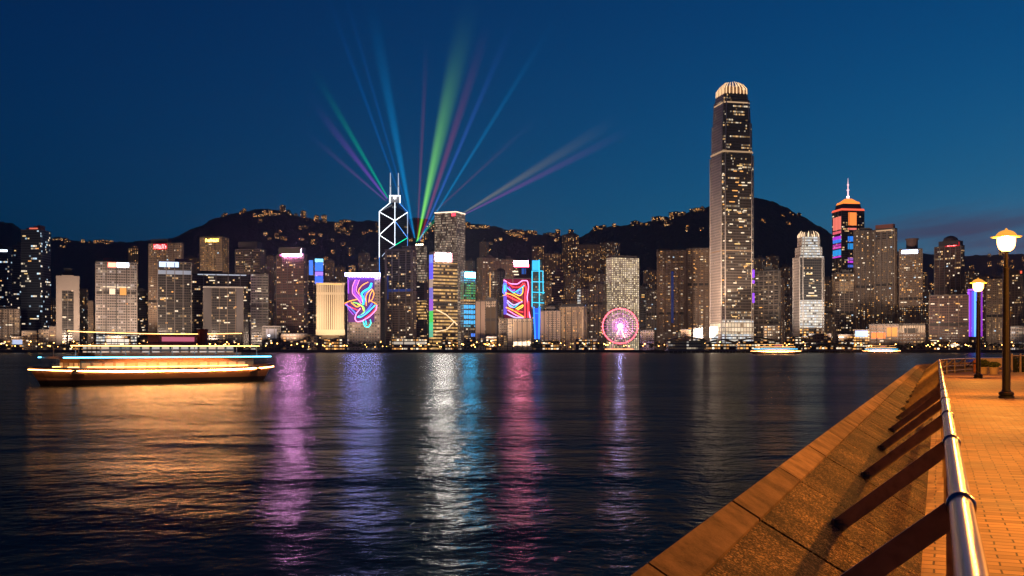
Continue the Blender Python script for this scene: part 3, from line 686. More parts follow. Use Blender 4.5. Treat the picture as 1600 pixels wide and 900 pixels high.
# dark tower in front, orange neighbour
T = tower('office_tower', 'broad dark tower with a faint blue band standing before the masted tower', 602, 651, 393, 1720, 'dark', .12, secs=[('brown', 456), ('dark', 393)], wins=10, plant=False)
b = MB(); b.box(-T.w * .5, T.w * .42, -10, 10, T.H + 1.4, T.H + 4); b.box(T.w * .1, T.w * .45, -8, 8, T.H + 4, T.H + 8); b.build('roof_plant_room', plain('plant_room_wall', (.1, .09, .085), .8), T.roof)
panel(T, .0, 1, 452, 456, 'light_strip', glow('dim_blue_band', (.1, .22, 1), .10)); panel(T, .0, .12, 430, 468, 'led_panel', glow('dim_blue_led', (.1, .2, .9), .06))
for u in (.02, .92): panel(T, u, u + .05, 396, 520, 'facade_rib', plain('brown_rib_cladding', (.16, .13, .12), .6), out=.9)
T = tower('office_tower', 'slim tower with orange lit floors and searchlights on its roof', 650, 667, 385, 1850, 'yellow', .25, secs=[('brown', 500), ('yellow', 470), ('red', 440), ('grid', 388)], wins=3, plant=False)
HUB = at(652, 378, 1850)
b = MB()
for dx in (-8, -4, 0, 4): b.lathe([(1.0, 0), (1.6, 1.6), (1.2, 2.6)], 8, (dx, -4, T.H + 1.5))
b.build('searchlight', glow('searchlight_lens', (1, .75, .45), 10, True), T.root)
# tall gridded tower
T = tower('office_tower', 'tall square tower gridded with lit windows, red emblem at its top corner', 679, 727, 334, 1950, 'grid', .30, secs=[('grid', 334)], wins=0, plant=False)
panel(T, 0, 1, 333, 334.5, 'roof_light', glow('warm_roof_edge', (1, .72, .5), 2.2)); panel(T, 0, 1, 333, 334.5, 'roof_light', glow('warm_roof_edge', (1, .72, .5), 2.2), face='s')
panel(T, .80, .97, 335.5, 340, 'sign', glow('red_emblem', (1, .03, .05), 5, True), out=.9)
# yellow banded headquarters with a white screen and coloured side strip
T = tower('office_tower', 'tower of yellow lit floors under a big white screen beside a coloured strip', 671, 715, 396, 1620, 'yellow', -.14, secs=[('yellow', 478), ('dark', 473), ('yellow', 411), ('brown', 396)], wins=0, plant=False)
panel(T, .10, .72, 397, 408.5, 'sign', glow('white_screen', (1, .88, .84), 140, True), out=1.2)
panel(T, .02, .8, 396, 410, 'sign_board', plain('pink_sign_board', (.35, .16, .18), .6), out=.4)
for (p0, p1, cc, s_) in ((399, 412, (.2, .3, 1), 1.0), (412, 437, (.15, .12, 1), 1.1), (437, 450, (.7, .5, .4), .6), (450, 468, (.3, .25, .9), .7), (468, 486, (.45, .15, .9), .8), (486, 504, (.1, .75, .15), .9), (504, 516, (.1, .8, .35), .9), (516, 527, (.2, .7, .45), .7)):
    panel(T, .0, .95, p0, p1, 'led_panel', glow('edge_led_%d' % p0, cc, s_), face='s')
def bar(T, pts, r, mat, name):
    Wp = T.px1 - T.px0; p0 = T.px0 + (abs(T.side) * Wp if T.side < 0 else 0); sc_ = T.w / ((1 - abs(T.side)) * Wp)
    b = MB(); b.tube([(-T.w / 2 + (px - p0) * sc_, -T.d / 2 - 1.0, zat(py, T.Z) - T.base) for px, py in pts], r, 6); b.build(name, mat, T.root)
bar(T, [(681, 484), (697, 492), (714, 507)], .8, glow('lit_truss', (1, .7, .4), 1.4), 'lit_truss'); bar(T, [(680, 519), (698, 515), (709, 503)], .7, glow('lit_truss', (1, .7, .4), 1.4), 'lit_truss')
# cyan and green striped tower
T = tower('led_tower', 'slim tower striped in cyan and green light with a bright cyan crown', 720, 743, 425, 1620, 'cyan', -.18, secs=[('dark', 512), ('cyan', 475), ('yellow', 468), ('green', 442), ('cyan', 425)], wins=0, plant=False)
panel(T, .12, .95, 426, 434, 'sign', glow('cyan_sign', (.08, .55, 1), 90, True), out=1.0)
for p0 in (477, 485, 493, 501): panel(T, .05, .98, p0, p0 + 5, 'led_panel', glow('bright_cyan_led', (.08, .5, 1), 1.2))
panel(T, .6, .95, 521, 526, 'led_panel', glow('blue_led', (.08, .25, 1), 1.1))
# beige blocks and ribbon mural
T = tower('office_block', 'beige stone block with a column of yellow lit windows right of the striped tower', 743, 777, 471, 1580, 'cream', .06, wins=3)
panel(T, .0, .46, 471, 528, 'blank_wall', plain('pinkish_stone', (.40, .29, .23), .8), out=.4)
panel(T, .5, 1.0, 480, 526, 'window_bay', ST('yellow'), out=.3)
T = tower('office_block', 'pinkish tower edged with orange lights left of the ribbon mural', 765, 789, 424, 1720, 'cream', .1, wins=4)
panel(T, .02, .05, 426, 470, 'light_strip', glow('orange_edge_light', AMBER, 1.6)); panel(T, .45, .52, 424, 470, 'facade_rib', plain('pinkish_stone', (.40, .29, .23), .8))
T = tower('sign_tower', 'dark tower with a glowing red and pink sign above the ribbon mural', 803, 825, 419, 1800, 'red', 0, wins=2, plant=False)
panel(T, .0, 1, 408.5, 413, 'sign', glow('pink_roof_sign', (1, .26, .46), 150, True), out=-2, th=2); panel(T, .0, 1.05, 413.5, 418, 'sign', glow('red_roof_sign', (1, .05, .10), 36, True), out=-2, th=2)
b = MB(); b.box(-T.w * .4, T.w * .4, -4, 8, T.H + 1.4, T.H + 11); b.build('sign_frame', DARKM(), T.roof)
panel(T, .55, .85, 420, 429, 'led_panel', glow('dim_blue_disc', (.05, .2, .8), .5)); panel(T, -.1, .3, 424, 426, 'sign', glow('pale_letters', WHITE, 1.5), out=1.2); panel(T, .0, .35, 429, 430.5, 'sign', glow('pale_letters', WHITE, 1.5), out=1.2)
MU = tower('mural_tower', 'tower with a red and violet neon ribbon mural in zigzag folds', 787, 830, 437, 1640, 'red', 0, wins=0, plant=False)
panel(MU, .02, .98, 437, 500, 'mural_panel', glow('dim_crimson_panel', (.35, .02, .08), .35), out=.4)
panel(MU, .0, .12, 440, 492, 'led_panel', glow('violet_edge_led', (.2, .12, .9), .9), out=.9)
neon(MU, None, (775, 395), 6.0, [
 ([(75, 262), (130, 297), (200, 302), (245, 268), (295, 268), (305, 330), (290, 420), (300, 520), (320, 620)], PINK, 1.6, 3.0), ([(262, 290), (282, 340), (270, 420), (272, 520), (270, 615)], RED, 2.6, 1.8),
 ([(300, 460), (302, 540), (300, 610)], RED, 3.2, 1.6), ([(100, 280), (160, 330), (225, 330), (260, 290)], RED, 2.4, 1.2), ([(75, 300), (95, 295), (102, 340), (82, 385), (66, 380), (75, 300)], BLU, 2.2, 2.2), ([(84, 310), (84, 370)], CYA, 2.2, 1.6),
 ([(100, 330), (165, 385), (245, 330), (265, 312)], CYA, 1.5, 1.8), ([(165, 385), (225, 412), (252, 380), (252, 330)], YEL, 1.3, 1.8), ([(190, 380), (240, 348), (232, 392), (195, 380)], BLU, 2.0, 1.8), ([(120, 325), (150, 365), (180, 355)], VIO, 2.4, 1.4),
 ([(90, 382), (160, 402), (247, 457)], ORA, 1.9, 2.6), ([(95, 402), (165, 440), (240, 472)], RED, 2.2, 2.2), ([(105, 450), (165, 500), (247, 462)], LAV, 2.2, 1.6), ([(108, 480), (170, 522), (215, 480)], CYA, 1.8, 1.5),
 ([(105, 465), (130, 510), (160, 515)], LAV, 2.6, 1.2), ([(185, 532), (255, 490), (250, 512), (200, 540)], YEL, 1.8, 1.7), ([(95, 515), (165, 545), (262, 607)], ORA, 1.7, 3.0), ([(110, 540), (190, 590), (262, 617)], PINK, 1.7, 2.2), ([(100, 575), (180, 612), (245, 612)], LAV, 2.4, 1.6), ([(165, 545), (255, 560)], RED, 2.2, 1.6), ([(62, 408), (100, 396)], GOLD, .8, 2.4)])
T = tower('office_block', 'square beige waterfront block directly below the ribbon mural', 793, 831, 499, 1560, 'cream', 0, wins=2, plant=False)
panel(T, .26, 1.0, 503, 530, 'window_bay', ST('hotel'), out=.4); panel(T, .25, .95, 534, 540, 'shop_front', glow('white_shop_light', (1, .8, .6), 1.6), out=.7)
T = tower('low_block', 'narrow pinkish block under the left edge of the ribbon mural', 779, 793, 498, 1600, 'cream', 0, wins=1, plant=False)
# cyan edged glass tower, leaning in at the foot
CZ = 1600; c = at(841, 500, CZ); th = math.atan2(c.x, c.y); k = CZ / F * math.cos(th)
CT = thing('led_tower', 'slender glass tower outlined with cyan light bars, right of the ribbon mural', 'building', (c.x, c.y, LAND), -th)
cxp = lambda px: (px - 841) * k
cz = lambda py: zat(py, CZ) - LAND
def ringat(l, r_, d=24): return [(cxp(l), -d / 2), (cxp(r_), -d / 2), (cxp(r_), d / 2), (cxp(l), d / 2)]
b = MB(); b.wallring(ringat(834, 844.5), 0, cz(480), ringat(830.5, 849)); b.wallring(ringat(830.5, 849), cz(480), cz(424)); b.wallring(ringat(830.5, 847), cz(424), cz(408)); b.face([(x, y, cz(408)) for x, y in ringat(830.5, 847)]); b.face([(x, y, cz(424)) for x, y in ringat(830.5, 849)])
b.build('wall', facade('teal_glass', (.03, .05, .06), (.02, .05, .06), 4, 3, .9, .6, .25, .1, 4, .5, (.1, .6, .7), WARM, .4), CT)
b = MB(); b.box(cxp(846), cxp(851.5), -6, 10, cz(487), cz(455)); b.build('side_wing', ST('cyan'), CT)
CY1 = glow('cyan_bar', (.05, .6, .95), 1.6, True); BL1 = glow('deep_blue_bar', (.03, .2, 1), 2.2, True)
for pts, mt, r in (([(831.5, 424), (831.5, 480)], CY1, .8), ([(842.5, 407), (842.8, 480)], CY1, .8), ([(848.2, 424), (848.6, 460)], CY1, .7), ([(832, 424.5), (847.5, 424.5)], CY1, .7), ([(831, 441), (850, 441.5)], CY1, .7), ([(831, 457), (851, 458)], CY1, .7), ([(832, 473), (850, 474)], CY1, .7), ([(834, 480), (836.5, 530)], BL1, 1.2), ([(842.8, 480), (842, 530)], BL1, 1.4), ([(834.5, 490), (842, 490)], BL1, .6)):
    b = MB(); b.tube([(cxp(x), -13.2, cz(y)) for x, y in pts], r, 6); b.build('light_bar', mt, CT)
b = MB(); b.box(cxp(831.5), cxp(842), -12.9, -12.3, cz(423), cz(408)); b.build('led_panel', glow('cyan_top_panel', (.05, .5, 1), 1.3, True), CT)
b = MB(); b.box(cxp(836), cxp(842), -12.7, -12.2, cz(529), cz(482)); b.build('led_panel', glow('blue_foot_panel', (.03, .12, .9), .9, True), CT)
# beige waterfront hotel
T = tower('hotel_block', 'broad beige waterfront hotel left half with stepped roof', 844, 876, 487, 1600, 'beige', 0, wins=3, secs=[('beige', 487)])
panel(T, .0, .3, 488, 520, 'blank_wall', plain('pinkish_stone', (.40, .29, .23), .8)); panel(T, .35, .95, 534, 541, 'shop_front', glow('white_shop_light', (1, .8, .6), 1.6), out=.9)
T = tower('hotel_block', 'stepped beige block rising behind the waterfront hotel', 856, 873, 476, 1650, 'cream', 0, wins=1, plant=False)
T = tower('hotel_block', 'beige waterfront hotel wing with a blue white light along its roof', 874, 917, 480, 1590, 'hotel', .1, wins=4, plant=False)
panel(T, .14, 1.0, 477, 481.5, 'sign', glow('blue_white_roof_sign', (.3, .45, 1), 5, True), out=-3); b = MB(); b.box(-T.w * .36, T.w / 2, -8, 8, T.H + 1, T.H + 5); b.build('sign_frame', DARKM(), T.roof)
for u in (.13, .92): panel(T, u, u + .05, 484, 535, 'facade_rib', plain('pale_amber_stone', (.5, .38, .26), .8), out=1.0)
T = tower('office_block', 'slim pale lit pylon block left of the porthole tower', 902, 907, 452, 1700, 'white', 0, wins=0, plant=False)
# porthole tower
T = tower('office_tower', 'pale tower of round windows behind the ferris wheel', 947, 999, 404, 1750, 'dots', -.16, wins=0, plant=False)
b = MB(); b.box(-T.w * .46, T.w * .44, -T.d * .4, T.d * .4, T.H + 1.4, T.H + 4.5); b.build('roof_plant_room', plain('plant_room_wall', (.1, .09, .085), .8), T.roof)
T = tower('low_block', 'low pale block beside the right foot of the ferris wheel', 1000, 1022, 517, 1560, 'cream', 0, wins=1, plant=False)
# twin apartment slabs
for (x0, x1, tp_, lab, tops) in ((1027, 1071, 393, 'left one of two broad brown apartment slabs left of the tallest tower', ((1029, 1046, 389), (1051, 1068, 390))), (1072, 1109, 390, 'right one of two broad brown apartment slabs, nearly touching the tallest tower', ((1076, 1100, 387),))):
    T = tower('apartment_slab', lab, x0, x1, tp_, 1800, 'twin', .0, depth=30, wins=12, plant=False)
    for i, u in enumerate((.0, .24, .48, .72, .93)):
        panel(T, u, u + .07, tp_, 520, 'bay_column', plain('brown_flat_cladding', (.20, .13, .09), .8), out=2, th=2.2)
    b = MB()
    for (q0, q1, qt) in tops: b.box((q0 - T.pc) / F * T.Z * T.cos, (q1 - T.pc) / F * T.Z * T.cos, -8, 8, T.H + 1.4, zat(qt, T.Z) - T.base)
    b.build('roof_plant_room', plain('brown_flat_cladding', (.20, .13, .09), .8), T.roof)
    if x0 == 1027: panel(T, .49, .58, 425, 505, 'led_strip', glow('dim_blue_strip', (.12, .2, .8), .07), out=2.4)

# ferris wheel
FZ = 1480; c = at(969, 546, FZ); th = math.atan2(c.x, c.y)
FW = thing('ferris_wheel', 'ferris wheel with a glowing red rim and a blue white hub', 'ferris wheel', (c.x, c.y, LAND), -th)
hz = zat(509.5, FZ) - LAND; RR = 27.2 * FZ / F
for y in (-1.5, 1.5):
    b = MB(); b.tube([(RR * math.cos(t), y, hz + RR * math.sin(t)) for t in [2 * math.pi * i / 72 for i in range(72)]], .75, 6, True); b.build('rim', glow('red_rim_light', (1, .09, .12), 4.0, True), FW)
b = MB()
for i in range(32):
    t = 2 * math.pi * i / 32; b.tube([(1.5 * math.cos(t), (-1.5, 1.5)[i % 2], hz + 1.5 * math.sin(t)), (RR * math.cos(t), (-1.5, 1.5)[i % 2], hz + RR * math.sin(t))], .3, 4)
b.build('spokes', glow('violet_spoke_light', (.62, .22, .62), .55), FW)
for q in (.45, .72):
    b = MB(); b.tube([(RR * q * math.cos(t), 0, hz + RR * q * math.sin(t)) for t in [2 * math.pi * i / 48 for i in range(48)]], .22, 4, True); b.build('inner_ring', glow('dim_violet_ring', (.6, .2, .5), .5), FW)
b = MB(); b.tube([(0, -3.4, hz), (0, 3.4, hz)], 2.2, 16); b.build('hub', glow('hub_light', (.5, .48, 1), 320, True), FW)
for sx_ in (-1, 1):
    for y in (-5, 5):
        b = MB(); b.tube([(0, y * .7, hz), (sx_ * 13, y, 0)], .65, 6); b.build('leg', glow('pink_leg_light', (1, .45, .5), .7), FW)
for i in range(30):
    t = 2 * math.pi * i / 30; b = MB(); x, z = (RR + 2.1) * math.cos(t), hz + (RR + 2.1) * math.sin(t)
    b.lathe([(.3, -1.3), (1.0, -.9), (1.1, .3), (.7, 1.1), (.15, 1.5)], 8, (x, 0, z)); b.build('gondola', plain('dark_gondola_shell', (.12, .06, .07), .4), FW)
b = MB(); b.box(-20, 20, -6, 6, -.2, 1.2); b.build('platform', CONC(), FW)
b = MB(); b.box(-22, 19, -6.6, -6.1, 1.0, 2.0); b.build('platform_light', glow('amber_platform_light', (1, .35, .15), 3.5, True), FW)

# the two crowned harbour towers
def crowned(label, pc, Z, base_py, levels, crown, styles, corner, yaw, fins, finmat, name='crowned_tower'):
    """a tower of chamfered square plan; levels: (row, half width in px); styles: (row, style) upwards; crown: rows of the fin feet and tips"""
    c = at(pc, 500, Z); th = math.atan2(c.x, c.y); k = Z / F * math.cos(th); zz = lambda py: zat(py, Z) - LAND
    T = Tower(); root = thing(name, label, 'skyscraper', (c.x, c.y, LAND), -th + yaw); T.root, T.k, T.zz = root, k, zz
    co = abs(math.cos(yaw)) + abs(math.sin(yaw)) * .86
    def plan(hw):
        a_ = hw * k / co * 1.0; ch = a_ * corner
        return [(-a_ + ch, -a_), (a_ - ch, -a_), (a_, -a_ + ch), (a_, a_ - ch), (a_ - ch, a_), (-a_ + ch, a_), (-a_, a_ - ch), (-a_, -a_ + ch)]
    T.plan = plan
    prev = None; si = 0
    for (r0, h0), (r1, h1) in zip(levels, levels[1:]):
        st = next(s_ for row, s_ in styles if r1 >= row)
        b = MB(); z0, z1 = max(0, zz(r0)), zz(r1); b.wallring(plan(h0), z0, z1, plan(h1), u0=3.0)
        for e in (5, 6): b.m[e] = 1  # left faces get a paler wall, floodlight painted into its colour
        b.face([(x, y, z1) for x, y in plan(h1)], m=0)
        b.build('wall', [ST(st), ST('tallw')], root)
    return T
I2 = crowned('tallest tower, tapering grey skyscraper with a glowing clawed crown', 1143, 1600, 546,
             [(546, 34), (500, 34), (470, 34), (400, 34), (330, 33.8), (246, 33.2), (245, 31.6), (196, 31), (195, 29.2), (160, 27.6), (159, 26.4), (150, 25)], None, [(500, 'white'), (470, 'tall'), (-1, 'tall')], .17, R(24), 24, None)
kk = I2.k; zz = I2.zz
def rib(T, hw0, r0, hw1, r1, mat, name='facade_rib', w=.9, which=range(8), proud=.4):
    p0, p1 = T.plan(hw0), T.plan(hw1)
    for i in which:
        a_, c_ = Vector((*p0[i], max(0, T.zz(r0)))), Vector((*p1[i], T.zz(r1)))
        b = MB(); b.tube([a_ * 1.0, c_], w, 4); b.build(name, mat, T.root)
RIBM = plain('pale_tower_rib', (.55, .48, .42), .5)
for (h0, r0, h1, r1) in ((34, 546, 34, 246), (31.6, 245, 31, 196), (29.2, 195, 27.6, 160)):
    rib(I2, h0, r0, h1, r1, RIBM, which=(0, 1, 2, 7, 6))
# pale shaft face turned to the left, lit bands at the setbacks
b = MB(); p = I2.plan(34.2); q = I2.plan(33.4)
b.face([(*p[6], 0), (*p[7], 0), (*q[7], zz(250)), (*q[6], zz(250))], [(0, 0), (40, 0), (40, zz(250)), (0, zz(250))])
bo = MB(); 
for (row, hw, s_, hgt) in ((243, 33.6, .45, 2.5), (166, 28.2, .6, 2), (395, 34.3, .3, 1.5)):
    b2 = MB(); b2.wallring(I2.plan(hw), zz(row), zz(row) + hgt); b2.build('lit_band', glow('warm_lit_band_%g' % s_, (1, .62, .35), s_), I2.root)
b2 = MB(); b2.wallring(I2.plan(34.4), zz(522), zz(504)); b2.build('lit_podium', facade('podium_lattice', (.4, .36, .3), (.5, .45, .35), 7, 5, .85, .8, .9, .5, 4, .8, WHITE, (1, .85, .6), .5, even=.6, cluster=.1), I2.root)
for i in range(7):    # violet lit windows down the right face
    b = MB(); r0 = rnd.choice((425, 432, 440, 445, 455, 462, 470)) + i * 2; px = 1172
    P = I2.plan(34.5); a_, c_ = Vector((*P[1], 0)), Vector((*P[2], 0)); m_ = a_.lerp(c_, .6)
    b.box(m_.x - 2.5, m_.x + 2.0, m_.y - .8, m_.y + .3, zz(r0), zz(r0) + rnd.choice((3, 6, 9))); b.build('window', glow('violet_window', (.35, .08, 1), 1.3), I2.root)
for i in range(60):
    P = I2.plan(34.1); e = rnd.choice((0, 0, 0, 0, 7, 1)); r0 = rnd.uniform(262, 500)
    a_, c_ = Vector((*P[e], 0)), Vector((*P[(e + 1) % 8], 0)); dd = (c_ - a_); L = dd.length
    me = WIN[rnd.choice((1, 2, 4, 5, 4, 1, 8))]; half = abs(me.vertices[0].co.x)
    if L < 2 * half + 1: me = WIN[rnd.choice((0, 3))]; half = 1.6
    if L < 4: continue
    t = rnd.uniform(half / L, 1 - half / L); o = bpy.data.objects.new('window', me); COL.objects.link(o); o.parent = I2.root
    pos = a_ + dd * t; o.location = (pos.x, pos.y, round(zz(r0) / 4.3) * 4.3); o.rotation_euler = (0, 0, math.atan2(dd.y, dd.x))
# crown claws, every other one glowing in place of floodlights
CLAW = plain('pale_crown_claw', (.7, .6, .5), .5); CLL = glow('crown_light', (1, .62, .32), 1.7, True)
P0 = I2.plan(25.4)
def crown(T, hw, z0, zt, inset, n_side, mat, lt, wob):
    P = T.plan(hw); cnt = 0
    for e in range(8):
        a_, c_ = Vector((*P[e], 0)), Vector((*P[(e + 1) % 8], 0)); n = n_side if e % 2 == 0 else 2
        for j in range(n):
            p = a_.lerp(c_, (j + .5) / n); hgt = zt - z0; tall = hgt * (1 - wob * abs((j + .5) / n - .5) * 2) if e % 2 == 0 else hgt * (1 - wob)
            pts = [Vector((p.x, p.y, z0)), Vector((p.x * .985, p.y * .985, z0 + tall * .45)), Vector((p.x * (1 - inset * .5), p.y * (1 - inset * .5), z0 + tall * .8)), Vector((p.x * (1 - inset), p.y * (1 - inset), z0 + tall))]
            b = MB(); b.tube(pts, [.6, .6, .5, .25], 5); b.build('crown_claw', lt if cnt % 2 else mat, T.root); cnt += 1
crown(I2, 25.2, zz(151), zz(130), .48, 11, CLAW, CLL, .08)
b = MB(); b.wallring(I2.plan(23.5), zz(151), zz(138), I2.plan(15)); b.build('crown_lantern', glow('crown_lantern_light', (1, .55, .25), .22, True), I2.root)

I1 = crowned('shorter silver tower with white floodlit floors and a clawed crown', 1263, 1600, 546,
             [(546, 24.5), (512, 24.5), (470, 24.5), (440, 24.5), (405, 24.3), (402, 24.2), (401, 21.6), (387, 21.0), (386, 18.2), (371, 17.2)], None, [(512, 'shop'), (470, 'white'), (405, 'dark'), (-1, 'white')], .2, R(20), 16, None)  # white floors glow from their windows in place of floodlit walls
crown(I1, 17.6, I1.zz(371), I1.zz(361), .2, 5, CLAW, glow('glowing_claw_amber', (1, .7, .42), 1.8, True), .3)
rib(I1, 24.5, 546, 24.2, 402, RIBM, which=(0, 1, 2, 7, 6)); rib(I1, 21.6, 401, 21.0, 387, RIBM, which=(0, 1, 2, 7)); rib(I1, 18.2, 386, 17.2, 371, RIBM, which=(0, 1, 2, 7))
for i in range(10):
    P = I1.plan(24.7); a_, c_ = Vector((*P[0], 0)), Vector((*P[1], 0)); me = WIN[rnd.choice((4, 5, 7, 8))]; o = bpy.data.objects.new('window', me); COL.objects.link(o); o.parent = I1.root
    pos = a_.lerp(c_, rnd.uniform(.3, .7)); o.location = (pos.x, pos.y, round(I1.zz(rnd.uniform(418, 465)) / 4.2) * 4.2)

T = tower('office_block', 'brown block of close horizontal bands right of the tallest tower', 1178, 1220, 424, 1680, 'silver', .08, secs=[('brown', 424)], wins=5)
for i in range(11): panel(T, 0, 1, 430 + i * 7.6, 432.5 + i * 7.6, 'spandrel_band', plain('brown_spandrel', (.24, .18, .14), .7), out=.5)
T = tower('low_block', 'amber lit low hall at the foot of the brown banded block', 1193, 1218, 510, 1560, 'shop', 0, wins=0, plant=False)
# red roofed tower with spire
T = tower('spire_tower', 'tower with red lit stepped roof, coloured light bands and a bright spire', 1300, 1350, 331, 1950, 'dark', -.30, wins=6, plant=False, roof=False)
w, d, H = T.w, T.d, T.H; zc = lambda py: zat(py, T.Z) - T.base
def tier(hw, hd, z0, z1, hw2, hd2, mat, name):
    b = MB(); r0 = [(-hw, -hd), (hw, -hd), (hw, hd), (-hw, hd)]; r1 = [(-hw2, -hd2), (hw2, -hd2), (hw2, hd2), (-hw2, hd2)]
    b.wallring(r0, z0, z1, r1); b.face([(x, y, z1) for x, y in r1]); b.face([(x, y, z0) for x, y in reversed(r0)]); b.build(name, mat, T.root)
REDL = glow('red_roof_light', (1, .13, .06), 1.3, True); ORL = glow('orange_roof_light', (1, .26, .04), 1.5, True)
tier(w / 2 + 1, d / 2 + 1, zc(331), zc(328), w / 2 - .5, d / 2 - .5, REDL, 'roof_light'); tier(w * .42, d * .42, zc(328), zc(320), w * .38, d * .38, plain('dark_tier', (.06, .05, .06), .6), 'roof_tier')
tier(w * .38, d * .38, zc(320), zc(316.5), w * .34, d * .34, ORL, 'roof_light'); tier(w * .30, d * .30, zc(316.5), zc(311), w * .12, d * .12, ORL, 'roof_light')
b = MB(); b.lathe([(2.6, zc(311)), (3.4, zc(308)), (1.4, zc(305)), (1.2, zc(298)), (3.2, zc(297)), (1, zc(296)), (.9, zc(290)), (2.4, zc(289)), (.8, zc(288)), (.15, zc(278))], 8); b.build('spire', glow('pink_white_spire', (1, .6, .62), 1.6, True), T.root)
b = MB(); b.lathe([(.3, zc(309)), (3.2, zc(307.5)), (.3, zc(305.5))], 10); b.build('beacon', glow('white_beacon', (1, 1, 1), 8, True), T.root)
SAL = glow('salmon_led', (1, .22, .16), 1.0); 
panel(T, .12, .95, 340, 360, 'led_panel', SAL, face='s'); panel(T, .30, .66, 334, 354, 'led_panel', glow('orange_led', (1, .25, .05), 1.3)); panel(T, .28, .66, 358, 361, 'led_panel', SAL)
for (p0, p1, cc, s_) in ((362, 366, (1, .15, .2), .9), (370, 375, (.6, .05, .9), .9), (375, 380, (.05, .25, 1), 1.0), (382, 385, (.6, .05, .5), .8), (386, 389, (.9, .1, .6), .9), (391, 400, (.03, .35, .9), 1.0), (401, 403, (.7, .05, .8), 1.0)):
    panel(T, .1, .95, p0, p1, 'led_panel', glow('band_led_%d' % p0, cc, s_), face='s')
for (p0, p1, cc, s_) in ((371, 379, (.03, .25, 1), 1.0), (382, 391, (.03, .35, .9), .8), (404, 408, (.5, .2, .8), .6), (409, 412, (.7, .05, .8), 1.0), (415, 419, (.1, .2, .9), .7)):
    panel(T, .28, .58, p0, p1, 'led_panel', glow('front_led_%d' % p0, cc, s_))
T = tower('office_block', 'cream block with yellow lit colonnade floors at its top, right of the silver tower', 1300, 1334, 428, 1700, 'frame', -.12, secs=[('brown', 455), ('hotel', 440), ('shop', 428)], wins=3)
T = tower('apartment_tower', 'wide dark brown tower, left and lower of a joined pair', 1333, 1369, 361, 1720, 'residd', -.1, wins=16)
for u in (.2, .45, .7): panel(T, u, u + .06, 362, 520, 'bay_column', plain('brown_rib_cladding', (.16, .13, .12), .6), out=1.2, th=1.4)
T = tower('apartment_tower', 'dark brown tower with a flat reddish cap, right and taller of a joined pair', 1366, 1402, 359, 1700, 'brown', .12, wins=14, plant=False, secs=[('residd', 375), ('brown', 359)])
b = MB(); b.box(-T.w * .46, T.w * .40, -T.d * .4, T.d * .4, T.H + 1.4, zat(351, T.Z) - T.base); b.build('roof_plant_room', plain('reddish_roof_frame', (.25, .09, .07), .7), T.roof)
for u in (.05, .33, .62, .9): panel(T, u, u + .05, 362, 520, 'bay_column', plain('brown_rib_cladding', (.16, .13, .12), .6), out=1.2, th=1.4)
panel(T, .1, .9, 359.5, 361.5, 'lit_band', glow('warm_lit_band_0.5', (1, .62, .35), .5), out=1.4)
T = tower('hotel_tower', 'tower with a blue white sign and a bulky dark plant tower on its roof', 1405, 1441, 391, 1680, 'resid', .0, wins=12, plant=False)
panel(T, .12, .80, 392, 397, 'sign', glow('blue_white_sign', (.45, .62, 1), 14, True), out=.9)
b = MB(); b.lathe([(9, T.H + 1.4), (9, T.H + 17), (10.5, T.H + 17.2), (10.5, T.H + 19)], 14, (2, 2, 0)); b.build('roof_plant_room', plain('reddish_plant', (.16, .10, .09), .8), T.roof)
T = tower('office_tower', 'dark tower with a rounded top and a small red sign near the right edge', 1460, 1507, 386, 1640, 'red', .12, wins=16, plant=False)
b = MB(); b.box(-T.w * .32, T.w * .42, -8, 8, T.H + 1.4, T.H + 9)
b.lathe([(12, T.H + 9), (10, T.H + 14), (5, T.H + 17), (.5, T.H + 18)], 16, (2, 0, 0)); b.build('roof_plant_room', plain('dark_tier', (.06, .05, .06), .6), T.roof)
sb = panel(T, .4, .95, 379.5, 386, 'sign_board', glow('red_sign_board', (.6, .02, .03), .8), out=1)
letters(T, .5, .86, 381, 385.5, glow('red_letter_light', (1, .08, .08), 14, True), 5, seed=9, out=1.6, board=sb)
T = tower('office_block', 'square dark office block in front of the red signed tower', 1452, 1513, 463, 1560, 'dark', .0, wins=14, plant=False, secs=[('red', 463)])
T = tower('led_tower', 'small block lit in vertical violet and blue strips beside the smaller lamp', 1512, 1535, 452, 1540, 'dark', .12, wins=0, plant=False)
for (u0, u1, cc, s_) in ((.0, .14, (.42, .08, 1), 1.6), (.16, .30, (.35, .05, .9), .8), (.32, .48, (.1, .12, 1), 1.2), (.50, .66, (.1, .35, 1), 2.0), (.68, .86, (.08, .12, 1), 1.2)):
    panel(T, u0, u1, 455, 526, 'led_strip', glow('strip_led_%g' % u0, cc, s_))
panel(T, .0, .9, 451.5, 454, 'led_strip', glow('violet_top_led', (.5, .15, 1), 1.2)); panel(T, .1, .9, 454, 526, 'led_strip', glow('violet_side_led', (.4, .05, .8), .7), face='s')
tower('office_block', 'brown block of window bands between the two promenade lamps', 1541, 1567, 437, 1600, 'hotel', 0, wins=3)
T = tower('office_block', 'brown block with a red lit roof edge right of the nearer lamp post', 1571, 1599, 430, 1640, 'brown', .12, wins=3)
panel(T, .0, 1, 424, 428, 'roof_light', glow('red_roof_edge', (1, .12, .06), 1.4), out=-2); b = MB(); b.box(-T.w * .4, T.w * .4, -6, 6, T.H + 1, T.H + 8); b.build('sign_frame', DARKM(), T.roof)
T = tower('low_block', 'low pale louvred hall at the right edge of the far shore', 1576, 1630, 511, 1520, 'frame', 0, wins=0, plant=False)
